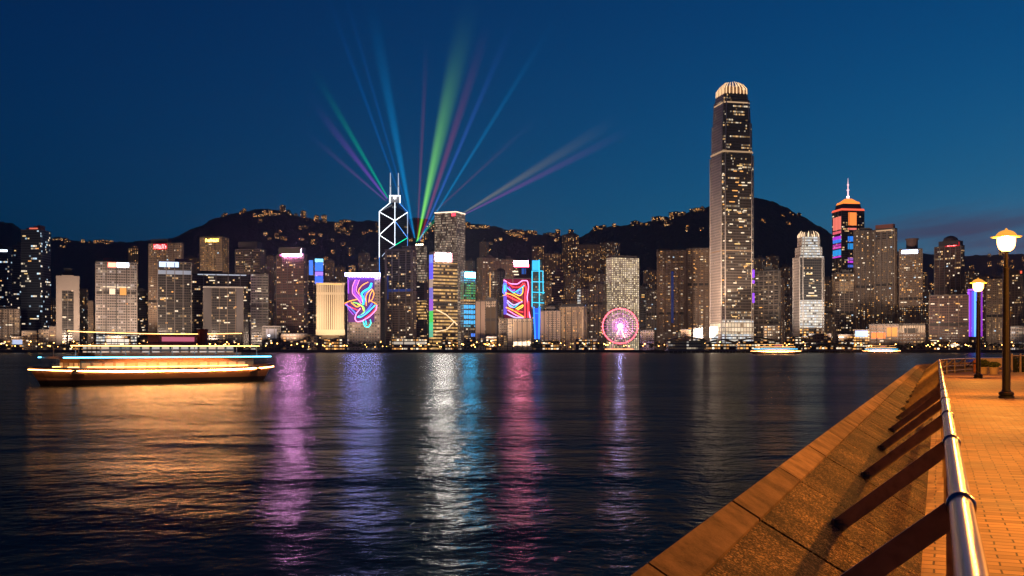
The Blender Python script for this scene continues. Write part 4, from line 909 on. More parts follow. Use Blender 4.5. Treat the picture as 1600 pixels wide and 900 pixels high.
# low mall
T = tower('low_block', 'long low building with an orange lit arcade below the brown tower pair', 1358, 1404, 508, 1560, 'mall', 0, wins=2, plant=False)
panel(T, .08, .55, 520, 529, 'arcade_light', glow('orange_arcade', (1, .22, .05), 1.6)); panel(T, .6, .95, 512, 526, 'arcade_light', glow('amber_arcade', (1, .4, .1), .7))
T = tower('low_block', 'long pale low block with a dark patch, right of the arcade building', 1404, 1445, 507, 1560, 'mall', 0, wins=0, plant=False, secs=[('mall', 520), ('fins', 507)])
panel(T, .22, .72, 513, 521, 'dark_lettering', plain('dark_wall_letter', (.05, .045, .04), .7), out=.4); panel(T, .0, 1, 506, 509, 'roof_edge', plain('dark_roof_edge', (.06, .055, .05), .7), out=1.2)
T = tower('low_block', 'low hall with a blue white lit screen left of the arcade building', 1334, 1358, 516, 1540, 'shop', 0, wins=0, plant=False)
panel(T, .1, .9, 517, 526, 'screen', glow('blue_white_screen', (.35, .5, 1), 2.2, True))

# ------------------------------------------------------------------ the lit waterfront
LOWS = [
 (18, 36, 527, 'shop', 'white lit glass entrance hall at the left waterfront', (.6, .7, 1), .9), (-6, 16, 531, 'mall', 'low dim shed at the left end of the waterfront', None, 0),
 (107, 124, 534, 'shop', 'low amber lit kiosk right of the portal framed tower', None, 0), (164, 204, 526, 'shop', 'low white lit entrance hall under the pale framed block', (1, .85, .7), 1.1),
 (222, 300, 529, 'dark', 'long dark low terminal behind the passing ferry', None, 0), (300, 360, 532, 'mall', 'long low amber terminal behind the stern of the ferry', None, 0),
 (507, 540, 530, 'shop', 'low lit hall at the foot of the fin building', None, 0), (612, 668, 530, 'shop', 'long white lit glass pavilion below the masted tower', (1, .85, .68), .55),
 (690, 716, 532, 'shop', 'small amber lit hall below the yellow floored headquarters', None, 0), (726, 742, 531, 'mall', 'small pale hall below the striped tower', None, 0),
 (760, 776, 527, 'shop', 'small yellow lit hall at the foot of the beige stone block', None, 0), (846, 874, 534, 'shop', 'white lit hall at the foot of the waterfront hotel', (1, .8, .62), .8),
 (900, 932, 531, 'shop', 'amber lit forecourt hall left of the ferris wheel', None, 0), (1003, 1022, 533, 'cream', 'low pale ticket hall right of the ferris wheel', None, 0),
 (1064, 1080, 516, 'hotel', 'orange lit low block behind the glass roofed pier', None, 0), (1083, 1098, 514, 'white', 'small white lit cube behind the glass roofed pier', None, 0),
 (1109, 1122, 512, 'white', 'white lit stair hall at the left foot of the tallest tower', None, 0), (1228, 1262, 527, 'shop', 'low amber lit arcade below the silver crowned tower', None, 0),
 (1264, 1298, 523, 'mall', 'low dark terrace building right of the silver crowned tower', None, 0), (1310, 1334, 524, 'shop', 'amber lit two floor hall left of the blue white screen', None, 0),
 (1450, 1484, 534, 'shop', 'long low white lit hall below the square dark block', (1, .8, .6), .7), (1484, 1500, 536, 'shop', 'small glass hall with white lamps below the square dark block', (1, .95, .9), .7),
]
for (a_, b_, tp_, st, lab, colr, s_) in LOWS:
    T = tower('waterfront_hall', lab, a_, b_, tp_, 1490 + rnd.uniform(0, 12), st, 0, depth=12, wins=1, plant=False)
    if colr: panel(T, .06, .94, tp_ + 4, 538, 'lit_glazing', glow('hall_light_%d' % a_, colr, s_ * 1.0, True), out=.3, th=.25)

# street lamps along the far quay
def far_lamp(name, label, col, s_, r):
    o = thing(name, label, 'street lamp'); b = MB(); b.tube([(0, 0, 0), (0, 0, 7)], .14, 5); b.tube([(0, 0, 7), (0, -.8, 7.3)], .1, 5); b.build('pole', DARKM(), o)
    b = MB(); b.lathe([(.1, -r), (r * .8, -r * .6), (r, 0), (r * .8, r * .6), (.1, r)], 8, (0, -1, 7.2)); b.build('lamp_head', glow(name + '_light', col, s_), o); return o
LAMPS = [far_lamp('quay_lamp', 'amber street lamp on the far quay', (1, .45, .1), 22, .62), far_lamp('quay_lamp', 'white street lamp on the far quay', (1, .85, .7), 22, .6), far_lamp('quay_lamp', 'tall bright amber lamp on the far quay', (1, .38, .06), 40, .95)]
first = [True] * 3
def put(protos, k, p, rz=0, label=None, group=None, flag=None):
    o = protos[k]
    if flag[k]:
        flag[k] = False; o.location = p; o.rotation_euler = (0, 0, rz)
        if label: o['label'] = label
        if group: o['group'] = group
        return o
    return dup(o, p, rz, label, group)
px = 2
while px < 1640:
    k = rnd.choices((0, 1, 2), (.62, .3, .08))[0]; Z = rnd.choice((1459, 1462, 1470, 1481, 1500))
    p = at(px, 500, Z); p.z = LAND + (rnd.uniform(1, 5) if Z > 1475 else -1.5 * 0)
    lo_ = put(LAMPS, k, p, 0, None, ('amber lamps along the far quay', 'white lamps along the far quay', 'bright amber lamps along the far quay')[k], first); lo_.scale = (1, 1, 1) if lo_ in LAMPS else (rnd.uniform(.6, 1.25),) * 3
    px += rnd.choice((2.5, 3, 4, 6, 9, 13, 22))

# trees of the far waterfront
LEAFM = N('dark_foliage'); lv = LEAFM.noise(LEAFM.world(), .6, 3)
LEAFM.link(LEAFM.mix(lv, (.02, .035, .012), (.07, .10, .035)), LEAFM.p.inputs['Base Color']); LEAFM.p.inputs['Roughness'].default_value = .8
def tree_proto(h, r, seed):
    q = random.Random(seed); o = thing('waterfront_tree', 'x', 'tree')
    b = MB(); b.tube([(0, 0, 0), (q.uniform(-.2, .2), 0, h * .35), (q.uniform(-.5, .5), 0, h * .7)], [.32, .22, .1], 6)
    for i in range(4): a_ = q.uniform(0, 6.3); b.tube([(0, 0, h * .38), (math.cos(a_) * r * .6, math.sin(a_) * r * .6, h * .7)], [.14, .05], 4)
    b.build('trunk', plain('dark_bark', (.06, .045, .035), .9), o)
    b = MB()
    for i in range(16):
        a_ = q.uniform(0, 6.3); e = q.uniform(-.6, 1); rr = r * q.uniform(.3, .95); cx, cy_, cz_ = math.cos(a_) * rr * .8, math.sin(a_) * rr * .8, h * .62 + e * h * .3
        for j in range(22):
            d_ = Vector((q.gauss(0, 1), q.gauss(0, 1), q.gauss(0, .8))).normalized() * r * .33 * q.random() ** .4; s_ = q.uniform(.35, .7)
            n_ = Vector((q.gauss(0, 1), q.gauss(0, 1), q.gauss(0, 1))).normalized(); t1 = n_.orthogonal().normalized() * s_; t2 = n_.cross(t1).normalized() * s_ * .7
            P = Vector((cx, cy_, cz_)) + d_; b.face([P - t1, P + t2, P + t1, P - t2])
    b.build('crown', LEAFM.mat, o); return o
TREES = [tree_proto(10, 5, 1), tree_proto(8, 4.5, 2), tree_proto(13, 6, 3)]; tfirst = [True] * 3
for (x0, x1, n, lab, grp) in ((0, 18, 2, 'dark tree at the far left end of the far quay', 'trees at the left end'), (70, 160, 9, 'dark bushy tree between the portal framed tower and the pale framed block', 'trees left of the ferry'), (395, 500, 9, 'dark tree on the quay below the pink white signed tower', 'trees below the pink sign'),
        (540, 612, 10, 'dark tree in the row at the foot of the neon mural tower', 'trees below the neon mural'), (668, 760, 9, 'dark tree at the foot of the yellow floored headquarters', 'trees below the headquarters'), (828, 848, 3, 'dark tree at the foot of the cyan edged tower', 'trees below the cyan tower'),
        (905, 945, 5, 'dark tree just left of the ferris wheel', 'trees left of the wheel'), (1000, 1050, 5, 'dark tree between the ferris wheel and the glass roofed pier', 'trees right of the wheel'), (1220, 1330, 11, 'dark tree on the quay below the silver crowned tower', 'trees below the silver tower'),
        (1400, 1460, 6, 'dark tree on the quay below the blue signed tower', 'trees below the blue sign'), (1525, 1610, 9, 'dark tree on the far quay behind the promenade lamps', 'trees behind the promenade lamps')):
    for i in range(n):
        p = at(x0 + (x1 - x0) * (i + rnd.uniform(.2, .8)) / n, 500, rnd.uniform(1464, 1484)); p.z = LAND; k = rnd.choice((0, 1, 2, 0))
        put(TREES, k, p, rnd.uniform(0, 6), lab, grp, tfirst)

# ferry piers on piles
def pier(label, x0, x1, top, Z, st, roofm):
    c = at((x0 + x1) / 2, 500, Z); W = (x1 - x0) / F * Z; o = thing('ferry_pier', label, 'pier', (c.x, c.y, WATER))
    zz = lambda py: zat(py, Z) - WATER
    b = MB(); b.box(-W / 2, W / 2, -12, 12, 2.6, 3.4); b.build('deck', CONC(), o)
    for i in range(9): x = -W / 2 + W * (i + .5) / 9; b = MB(); b.tube([(x, -10, -2), (x, -10, 2.6)], .6, 6); b.build('pile', CONC(), o)
    b = MB(); b.wallring([(-W * .46, -8), (W * .46, -8), (W * .46, 9), (-W * .46, 9)], 3.4, zz(top + 6)); b.build('hall', ST(st), o)
    b = MB(); n = 10; pts = [(-W / 2 + W * i / n, zz(top + 6) + (zz(top) - zz(top + 6)) * math.sin(math.pi * i / n)) for i in range(n + 1)]
    for (xa, za), (xb, zb) in zip(pts, pts[1:]):
        b.face([(xa, -13, za), (xb, -13, zb), (xb, 12, zb), (xa, 12, za)]); b.face([(xa, -13, za - 1.2), (xa, 12, za - 1.2), (xb, 12, zb - 1.2), (xb, -13, zb - 1.2)])
        b.face([(xa, -13, za - 1.2), (xb, -13, zb - 1.2), (xb, -13, zb), (xa, -13, za)]); b.face([(xa, 12, za), (xb, 12, zb), (xb, 12, zb - 1.2), (xa, 12, za - 1.2)])
    b.build('roof', roofm, o); return o
pier('dark glass roofed ferry pier left of the tallest tower', 1040, 1102, 526, 1425, 'silver', plain('dark_glass_roof', (.05, .055, .07), .25))
pier('ferry pier with a dark arched roof and amber lit hall under the tallest tower', 1104, 1150, 530, 1420, 'shop', plain('dark_pier_roof', (.05, .045, .04), .7))
pier('ferry pier with a dark arched roof behind the small ferry', 1152, 1212, 527, 1435, 'shop', plain('dark_pier_roof', (.05, .045, .04), .7))
pier('long low pier with a bright white lit hall right of the small ferry', 1256, 1330, 536, 1435, 'shop', plain('dark_pier_roof', (.05, .045, .04), .7))

# ------------------------------------------------------------------ ferries
_h = N('dark_ferry_hull'); _o = _h.n('ShaderNodeSeparateXYZ'); _h.link(_h.obj(), _o.inputs[0])
_h.link(_h.mix(_h.math('GREATER_THAN', _o.outputs[2], .72), (.025, .02, .02), (.30, .17, .09)), _h.p.inputs['Base Color']); _h.p.inputs['Roughness'].default_value = .45
HULL = _h.mat; CABW = plain('cream_ferry_paint', (.55, .47, .38), .5); CABD = plain('brown_ferry_paint', (.16, .10, .06), .6)
def ferry(label, loc, rz):
    o = thing('ferry', label, 'ferry', loc, rz)
    L, B = 17.5, 4.2
    def half(x, z):                       # hull half breadth
        t = abs(x) / L; f = max(0, 1 - t ** 2.6); return B * f ** .6 * (.82 + .18 * z)
    b = MB(); xs = [-L + 2 * L * i / 40 for i in range(41)]; zs = [-.6, .0, .5, 1.0]; v = []
    for x in xs:
        for sgn in (1, -1):
            for z in zs: v.append((x * (.93 + .07 * z), sgn * half(x, z) + sgn * .02, z * 1.55 + (.35 * (abs(x) / L) ** 3 if z > .4 else 0)))
    f = []; n = 8
    for i in range(40):
        for j in range(3): f += [(i * n + j, (i + 1) * n + j, (i + 1) * n + j + 1, i * n + j + 1), (i * n + 4 + j, i * n + 5 + j, (i + 1) * n + 5 + j, (i + 1) * n + 4 + j)]
        f.append((i * n + 3, (i + 1) * n + 3, (i + 1) * n + 7, i * n + 7))
    b.mesh(v, f); hl_ = b.build('hull', HULL, o, smooth=False)
    OR1 = glow('ferry_orange_streak', (1, .40, .12), 110, True); CYS = glow('ferry_cyan_streak', (.12, .6, 1), 9, True); OR2 = glow('ferry_amber_streak', (1, .45, .12), 8, True); WHS = glow('ferry_pale_streak', (1, .8, .62), 7, True)  # glowing tubes stand in for the streaks of the moving ferry's lamps
    def loop(zh, sc_, r, mat, name, x0=-1, x1=1):
        for sgn in (-1, 1):
            b = MB(); b.tube([(x * sc_, sgn * (half(x * .985, 1) * sc_ + .12), zh + .35 * (abs(x) / L) ** 3 * (zh < 2.2)) for x in xs if x0 <= x / L <= x1], r, 5); b.build(name, mat, hl_)
    ks = (.06, .1, .15, .25, .4, .6, .8, 1, 1, 1, 1, 1, 1, 1, .8, .6, .4, .25, .15, .1)  # dimmed towards both ends to soften the reflection
    for i_, k_ in enumerate(ks):
        x0_ = -1 + 2 * i_ / len(ks); loop(1.74, 1.0, .06, glow('ferry_orange_streak_%g' % k_, (1, .38, .11), 300 * k_, True), 'hull_light_streak', x0_ - .004, x0_ + 2 / len(ks) + .004)
    loop(1.97, 1.0, .15, CABD, 'strip_light_shield')  # lip added to keep the hull tube's light off the cabin
    loop(2.35, .93, .05, OR2, 'deck_light_streak', -.85, .75)
    # lower deck cabin: posts, dim lit saloon behind a row of windows
    b = MB(); cw = B * .74
    b.box(-L * .78, L * .78, -cw, cw, 1.5, 1.95); b.build('lower_bulwark', CABD, o)
    b = MB(); b.wallring([(-L * .72, -cw + .1), (L * .72, -cw + .1), (L * .72, cw - .1), (-L * .72, cw - .1)], 1.95, 3.45); b.build('saloon', facade('ferry_saloon_windows', (.30, .17, .09), (.2, .13, .07), 1.6, 1.5, .74, .6, .9, .5, 3, .5, (1, .45, .15), (1, .55, .25), .4, even=.5, cluster=.1, dim=.25), o)
    b = MB(); b.box(-L * .84, L * .84, -B * .86, B * .86, 3.45, 3.68); ud = b.build('upper_deck', CABW, o)
    for sgn in (-1, 1):
        b = MB(); b.tube([(-L * .86, sgn * B * .90, 3.58), (L * .86, sgn * B * .90, 3.58)], .06, 5); b.build('deck_light_streak', CYS, ud)
    b = MB(); b.box(-L * .60, L * .62, -B * .62, B * .62, 3.68, 4.2); b.build('upper_bulwark', CABW, o)
    b = MB(); b.wallring([(-L * .56, -B * .58), (L * .56, -B * .58), (L * .56, B * .58), (-L * .56, B * .58)], 4.2, 5.0); b.build('upper_saloon', facade('ferry_upper_windows', (.4, .34, .3), (.3, .25, .2), .9, 1.4, .78, .7, .9, .5, 3, .55, (1, .7, .5), (1, .85, .75), .4, even=.5, cluster=.1, dim=.3), o)
    b = MB(); b.box(-L * .78, L * .74, -B * .80, B * .80, 5.0, 5.16); rf_ = b.build('roof', CABD, o)
    for sgn in (-1, 1):
        b = MB(); b.tube([(-L * .80, sgn * B * .82, 5.08), (L * .76, sgn * B * .82, 5.08)], .05, 5); b.build('roof_light_streak', OR2, rf_)
    for i in range(9):
        for sgn in (-1, 1):
            b = MB(); x = -L * .76 + L * 1.5 * i / 8; b.tube([(x, sgn * B * .78, 3.6), (x, sgn * B * .78, 5.05)], .06, 5); b.build('deck_post', CABW, o)
    b = MB(); b.box(-1.2, 4.4, -1.6, 1.6, 5.16, 6.5); b.box(-1.5, 4.7, -1.8, 1.8, 6.5, 6.65); wh = b.build('wheelhouse', plain('pink_lit_wheelhouse', (.45, .22, .24), .5), o)  # pink light on the wheelhouse put into its paint
    b = MB(); b.box(-.8, 4.0, -1.68, -1.6, 5.7, 6.3); b.box(-.8, 4.0, 1.6, 1.68, 5.7, 6.3); b.build('wheelhouse_window', glow('pink_wheelhouse_window', (1, .25, .38), .55), wh)
    b = MB(); b.lathe([(.75, 5.16), (.7, 7.2), (.8, 7.25), (.8, 7.5)], 12, (6.2, 0, 0)); b.build('funnel', plain('dark_red_funnel', (.2, .05, .05), .5), o)
    for x in (-L * .74, L * .72):
        b = MB(); b.tube([(x, 0, 5.1), (x, 0, 7.2)], .07, 6); b.build('mast', DARKM(), o)
    b = MB(); b.tube([(-L * .74 + L * 1.46 * i / 20, 0, 6.95 - .22 * math.sin(math.pi * i / 20)) for i in range(21)], .035, 5); b.build('mast_light_streak', OR2, o)
    b = MB(); b.tube([(L * .45, -B * .5, 5.5), (-L * .5, -B * .5, 5.5)], .05, 5); b.tube([(L * .45, B * .5, 5.5), (-L * .5, B * .5, 5.5)], .05, 5)
    for i in range(12): x = -L * .5 + L * .95 * i / 11; b.tube([(x, -B * .5, 5.16), (x, -B * .5, 5.5)], .03, 4); b.tube([(x, B * .5, 5.16), (x, B * .5, 5.5)], .03, 4)
    b.build('roof_rail', DARKM(), o); return o
P0_, P1_ = at(52, 546, 128), at(420, 546, 153); mid_ = (P0_ + P1_) / 2; mid_.z = WATER
FER = ferry('large dark hulled ferry at the left with long orange and cyan light streaks', mid_, math.atan2(P1_.y - P0_.y, P1_.x - P0_.x))
KIDS.pop(FER.name, None)
p = at(1212, 546, 1040); p.z = WATER
f2 = dup(FER, p, -math.atan2(p.x, p.y) + .05, 'small distant ferry with lit decks before the arched piers', None, 1.42)
p = at(1377, 546, 1390); p.z = WATER
dup(FER, p, -math.atan2(p.x, p.y), 'ferry moored with lit decks at the far quay below the arcade building', None, 1.4)

# ------------------------------------------------------------------ light beams over the roofs
BEAMC = {}
def beam_mat(col, s_, power):
    key = (col, s_, power)
    if key in BEAMC: return BEAMC[key]
    a = N('light_beam_in_air'); t = a.t; t.nodes.remove(a.p)
    tc = a.n('ShaderNodeTexCoord'); sp = a.n('ShaderNodeSeparateXYZ'); a.link(tc.outputs['Generated'], sp.inputs[0])
    so = a.n('ShaderNodeSeparateXYZ'); a.link(tc.outputs['Object'], so.inputs[0])
    at_ = a.n('ShaderNodeAttribute', attribute_type='OBJECT', attribute_name='r0'); at2 = a.n('ShaderNodeAttribute', attribute_type='OBJECT', attribute_name='r1')
    z = sp.outputs[2]
    rad = a.math('ADD', at_.outputs['Fac'], a.math('MULTIPLY', z, a.math('SUBTRACT', at2.outputs['Fac'], at_.outputs['Fac'])))
    rho2 = a.math('DIVIDE', a.math('ADD', a.math('MULTIPLY', so.outputs[0], so.outputs[0]), a.math('MULTIPLY', so.outputs[1], so.outputs[1])), a.math('MULTIPLY', rad, rad))
    soft = a.math('POWER', a.math('SUBTRACT', 1.0, rho2, True), 1.6)
    fall = a.math('POWER', a.math('SUBTRACT', 1.0, z, True), power)
    st = a.math('MULTIPLY', a.math('DIVIDE', a.math('MULTIPLY', soft, fall), rad), s_)
    e = a.n('ShaderNodeEmission'); e.inputs[0].default_value = (*col, 1); a.link(st, e.inputs[1]); a.link(e.outputs[0], a.out.inputs['Volume'])
    a.mat.cycles.emission_sampling = 'NONE'
    BEAMC[key] = a.mat; return a.mat
def beam(label, p0, p1, w0, w1, col, s_, power=1.3, Z=2000, grp='light beams fanning from the roofs'):
    A_, B_ = at(*p0, Z), at(*p1, Z); d = B_ - A_; L = d.length; r0, r1 = w0 / F * Z / 2, w1 / F * Z / 2
    b = MB(); b.lathe([(r0, 0), (r1, L)], 16); o = b.build('light_beam', beam_mat(col, s_, power))
    o.location = A_; o.rotation_mode = 'QUATERNION'; o.rotation_quaternion = d.to_track_quat('Z', 'Y'); o['r0'] = r0; o['r1'] = r1
    tag(o, label, 'light beam', grp, 'thing'); o.visible_shadow = True
    return o
beam('green beam leaning far left from the twin masts', (606, 309), (478, 90), 3, 21.6, (0, 1, .35), 0.34, 2.32)
beam('purple beam leaning far left below the green one', (605, 311), (480, 150), 3, 24.3, (.5, .05, 1), 0.32, 2.15)
beam('faint magenta beam, lowest of those leaning left', (603, 314), (465, 195), 2.5, 16.2, (.6, .08, .6), 0.17, 2.15)
beam('thin blue beam rising left, outer of two', (646, 366), (500, -40), 2, 13.5, (0, .25, 1), 0.21, 1.63)
beam('thin blue beam rising left, inner of two', (647, 366), (525, -60), 2, 12.2, (0, .25, 1), 0.18, 1.63)
beam('wide blue beam rising steeply left beside the masts', (648, 372), (575, -20), 3, 35.1, (0, .42, 1), 0.44, 1.89)
beam('thin red beam rising almost upright', (652, 372), (667, 60), 2, 13.5, (1, .05, .03), 0.14, 1.63)
beam('broad green beam rising right of upright', (652, 376), (742, -30), 3, 59.8, (.28, 1, .05), .62, 2.49)
beam('bright narrow green beam inside the broad green one', (653, 376), (712, 60), 2, 27.0, (.35, 1, .1), 0.32, 1.89)
beam('pink red beam rising right of the broad green one', (656, 374), (768, 20), 2.5, 29.7, (1, .06, .16), 0.23, 2.06)
beam('blue violet beam rising right of the pink red one', (656, 376), (812, 10), 2.5, 18.9, (.08, .18, 1), 0.36, 1.89)
beam('slim light blue beam leaning right', (654, 377), (880, 10), 2, 16.2, (0, .45, 1), 0.32, 1.89)
beam('short bright teal beam crossing to the gridded tower', (650, 378), (690, 332), 3, 6.8, (0, .9, .45), 0.44, 1.20)
beam('faint red beam leaning right behind the gridded tower', (680, 330), (850, 175), 2, 13.5, (.8, .06, .06), 0.09, 1.89)
beam('pale olive beam leaning far right from the gridded tower', (722, 334), (975, 180), 3, 35.1, (.5, .36, .12), 0.27, 1.72)
beam('purple beam leaning far right, lower of the two', (724, 336), (1000, 195), 2.5, 24.3, (.55, .05, .5), 0.23, 1.72)

# ------------------------------------------------------------------ promenade (s runs along the rail, t to its right)
PHI = math.atan((1465 - 800) / F); S0, RAD, TURN = 66.0, 50.0, R(42)
def prom(s, t, z=0.0):
    def fr(al, off): return Vector((math.sin(PHI) * al + math.cos(PHI) * off, math.cos(PHI) * al - math.sin(PHI) * off, z))
    if s <= S0: return fr(s, t)
    a = min((s - S0) / RAD, TURN); r = RAD - t
    al, off = S0 + r * math.sin(a), RAD - r * math.cos(a); ex = s - S0 - TURN * RAD
    if ex > 0: al += ex * math.cos(a); off += ex * math.sin(a)
    return fr(al, off)
def dirn(s):
    d = prom(s + .05, 0) - prom(s - .05, 0); return d.normalized()
T_RAIL, Z_RAIL, T_IN, T_COP, T_OUT, Z_OUT = .09, .95, -.11, -1.03, -1.25, .65
zsl = lambda t: Z_OUT * (T_IN - t) / (T_IN - T_OUT)

# paving
m = N('promenade_pavers'); mp = m.n('ShaderNodeMapping'); m.link(m.world(), mp.inputs['Vector']); mp.inputs['Rotation'].default_value = (0, 0, PHI)
wob = m.n('ShaderNodeTexNoise'); wob.inputs['Scale'].default_value = 1.3; m.link(mp.outputs[0], wob.inputs['Vector'])
add = m.n('ShaderNodeVectorMath', operation='MULTIPLY_ADD'); m.link(wob.outputs['Color'], add.inputs[0]); add.inputs[1].default_value = (.05, .05, 0); m.link(mp.outputs[0], add.inputs[2])
br = m.n('ShaderNodeTexBrick', offset=.5, squash=1); m.link(add.outputs[0], br.inputs['Vector'])
for k_, v_ in (('Scale', 1), ('Mortar Size', .008), ('Mortar Smooth', .25), ('Bias', 0), ('Brick Width', .30), ('Row Height', .15)): br.inputs[k_].default_value = v_
br.inputs['Color1'].default_value = (.40, .25, .12, 1); br.inputs['Color2'].default_value = (.20, .12, .055, 1); br.inputs['Mortar'].default_value = (.045, .035, .03, 1)
nz2 = m.noise(m.world(), .8, 5, .6); nz3 = m.noise(m.world(), 40, 3)
mixc = m.n('ShaderNodeMix', data_type='RGBA', blend_type='MULTIPLY'); mixc.inputs[0].default_value = 1; m.link(br.outputs['Color'], mixc.inputs[6])
m.link(m.mix(m.math('MULTIPLY', m.math('SUBTRACT', nz2, .3), 2.4, True), (.5, .48, .46), (1.2, 1.16, 1.1)), mixc.inputs[7]); m.link(mixc.outputs[2], m.p.inputs['Base Color'])
m.link(m.math('ADD', m.math('MULTIPLY', nz2, .3), .55), m.p.inputs['Roughness']); m.p.inputs['Specular IOR Level'].default_value = .25
m.bump(m.math('ADD', m.math('MULTIPLY', br.outputs['Fac'], -1.0), m.math('ADD', m.math('MULTIPLY', nz3, .25), m.math('MULTIPLY', nz2, .8))), .008)
ss = [-14 + i * 2.0 for i in range(41)] + [68 + i * 1.0 for i in range(62)]
b = MB()
for s0, s1 in zip(ss, ss[1:]):
    for t0, t1 in ((T_IN, 6), (6, 14), (14, 26)): b.face([prom(s0, t0), prom(s0, t1), prom(s1, t1), prom(s1, t0)])
tag(b.build('promenade_pavement', m.mat), None, None, kind='structure')
b = MB()   # the fill under the paving
for s0, s1 in zip(ss, ss[1:]): b.face([prom(s0, T_OUT + .05, -3.6), prom(s1, T_OUT + .05, -3.6), prom(s1, 26, -3.6), prom(s0, 26, -3.6)])

# sea wall: sloping slabs of exposed aggregate with a granite coping
g = N('aggregate_slab'); gv = g.n('ShaderNodeTexVoronoi'); gv.inputs['Scale'].default_value = 95; g.link(g.world(), gv.inputs['Vector'])
gs = g.n('ShaderNodeSeparateColor'); g.link(gv.outputs['Color'], gs.inputs[0]); gl = g.noise(g.world(), 1.6, 5, .6); gl2 = g.noise(g.world(), 14, 4, .65)
chip = g.mix(g.math('POWER', gs.outputs[0], 4), (.030, .021, .011), (.42, .32, .19)); stain = g.n('ShaderNodeMix', data_type='RGBA', blend_type='MULTIPLY'); stain.inputs[0].default_value = 1
g.link(chip, stain.inputs[6]); g.link(g.mix(g.math('MULTIPLY', gl, gl2), (.35, .33, .3), (1.9, 1.75, 1.6)), stain.inputs[7]); st2 = g.n('ShaderNodeMix', data_type='RGBA', blend_type='MULTIPLY'); st2.inputs[0].default_value = 1; g.link(stain.outputs[2], st2.inputs[6])
gw = g.n('ShaderNodeMapping'); g.link(g.world(), gw.inputs['Vector']); gw.inputs['Scale'].default_value = (1, 1, .35)
gr = g.n('ShaderNodeObjectInfo').outputs['Random']; tone = g.math('ADD', g.math('MULTIPLY', gr, .9), .5); patch = g.math('MULTIPLY', g.math('SUBTRACT', g.noise(gw.outputs[0], 2.2, 6, .7), .38), 3.2, True)
g.link(g.mix(g.math('MULTIPLY', patch, tone), (.34, .32, .28), (1.75, 1.6, 1.45)), st2.inputs[7]); g.link(st2.outputs[2], g.p.inputs['Base Color'])
g.p.inputs['Roughness'].default_value = .8; g.p.inputs['Specular IOR Level'].default_value = .15
g.bump(g.math('ADD', g.math('MULTIPLY', gv.outputs['Distance'], -1.2), g.math('MULTIPLY', gl2, 1.2)), .012)
q = N('granite_coping'); qn = q.noise(q.world(), 3.2, 6, .65); qf = q.noise(q.world(), 90, 3, .6)
qr = q.n('ShaderNodeObjectInfo').outputs['Random']
q.link(q.mix(q.math('ADD', q.math('MULTIPLY', q.math('ADD', q.math('MULTIPLY', q.math('MULTIPLY', q.math('SUBTRACT', qn, .32), 2.6, True), .75), q.math('MULTIPLY', qf, .45)), q.math('ADD', q.math('MULTIPLY', qr, .5), .62)), -.12, True), (.030, .018, .010), (.27, .17, .11)), q.p.inputs['Base Color']); q.p.inputs['Roughness'].default_value = .85; q.p.inputs['Specular IOR Level'].default_value = .12
q.bump(q.math('ADD', qn, q.math('MULTIPLY', qf, .35)), .012)
SW = thing('sea_wall', 'sloping sea wall of rough slabs with a pinkish granite coping along the water', 'sea wall'); SW['kind'] = 'thing'
def sweep(b, prof, s0, s1, step=1.0):
    n = max(1, int(math.ceil((s1 - s0) / step))); v = []; k = len(prof)
    for i in range(n + 1):
        s = s0 + (s1 - s0) * i / n
        for (t, z) in prof: v.append(prom(s, t, z))
    f = []
    for i in range(n):
        for j in range(k): jj = (j + 1) % k; f.append((i * k + j, i * k + jj, (i + 1) * k + jj, (i + 1) * k + j))
    f += [tuple(range(k))[::-1], tuple(n * k + j for j in range(k))]
    b.mesh(v, f)
def block(name, prof, s0, s1, mat):
    b = MB(); sweep(b, prof, s0, s1); b.build(name, mat, SW)
dz = .012
COPP = [(T_COP - .004, zsl(T_COP) - .25), (T_COP - .004, zsl(T_COP) + dz), (T_OUT + .10, zsl(T_OUT + .10) + dz), (T_OUT + .045, Z_OUT - .012), (T_OUT + .012, Z_OUT - .045), (T_OUT, Z_OUT - .10), (T_OUT, .1), (T_OUT + .2, .1)]
SLP = [(T_IN, -.01), (T_IN, .002), (T_COP + .004, zsl(T_COP)), (T_COP + .004, zsl(T_COP) - .22), (T_IN - .4, -.05)]
s_ = 6.55 - 2.05 * 10
i = 0
while s_ < 118:
    gap = .05 if i % 2 == 0 else .026
    block('coping_block', COPP, s_ + gap / 2, s_ + 2.05 - (.026 if i % 2 == 0 else .05) / 2, q.mat); s_ += 2.05; i += 1
s_ = 6.55 - 2.05 * 10; i = 0
while s_ < 118:
    block('wall_slab', SLP, s_ + (.026 if i % 2 == 0 else .012), s_ + 2.05 - (.012 if i % 2 == 0 else .026), g.mat); s_ += 2.05; i += 1
b = MB(); sweep(b, [(T_IN - .02, -.3), (T_IN - .35, -.03), (T_COP, zsl(T_COP) - .10), (T_OUT + .05, Z_OUT - .16), (T_OUT + .04, -4), (T_IN, -4)], -14, 118, 1.0); b.build('wall_core', plain('dark_wall_core', (.05, .042, .035), .9), SW)

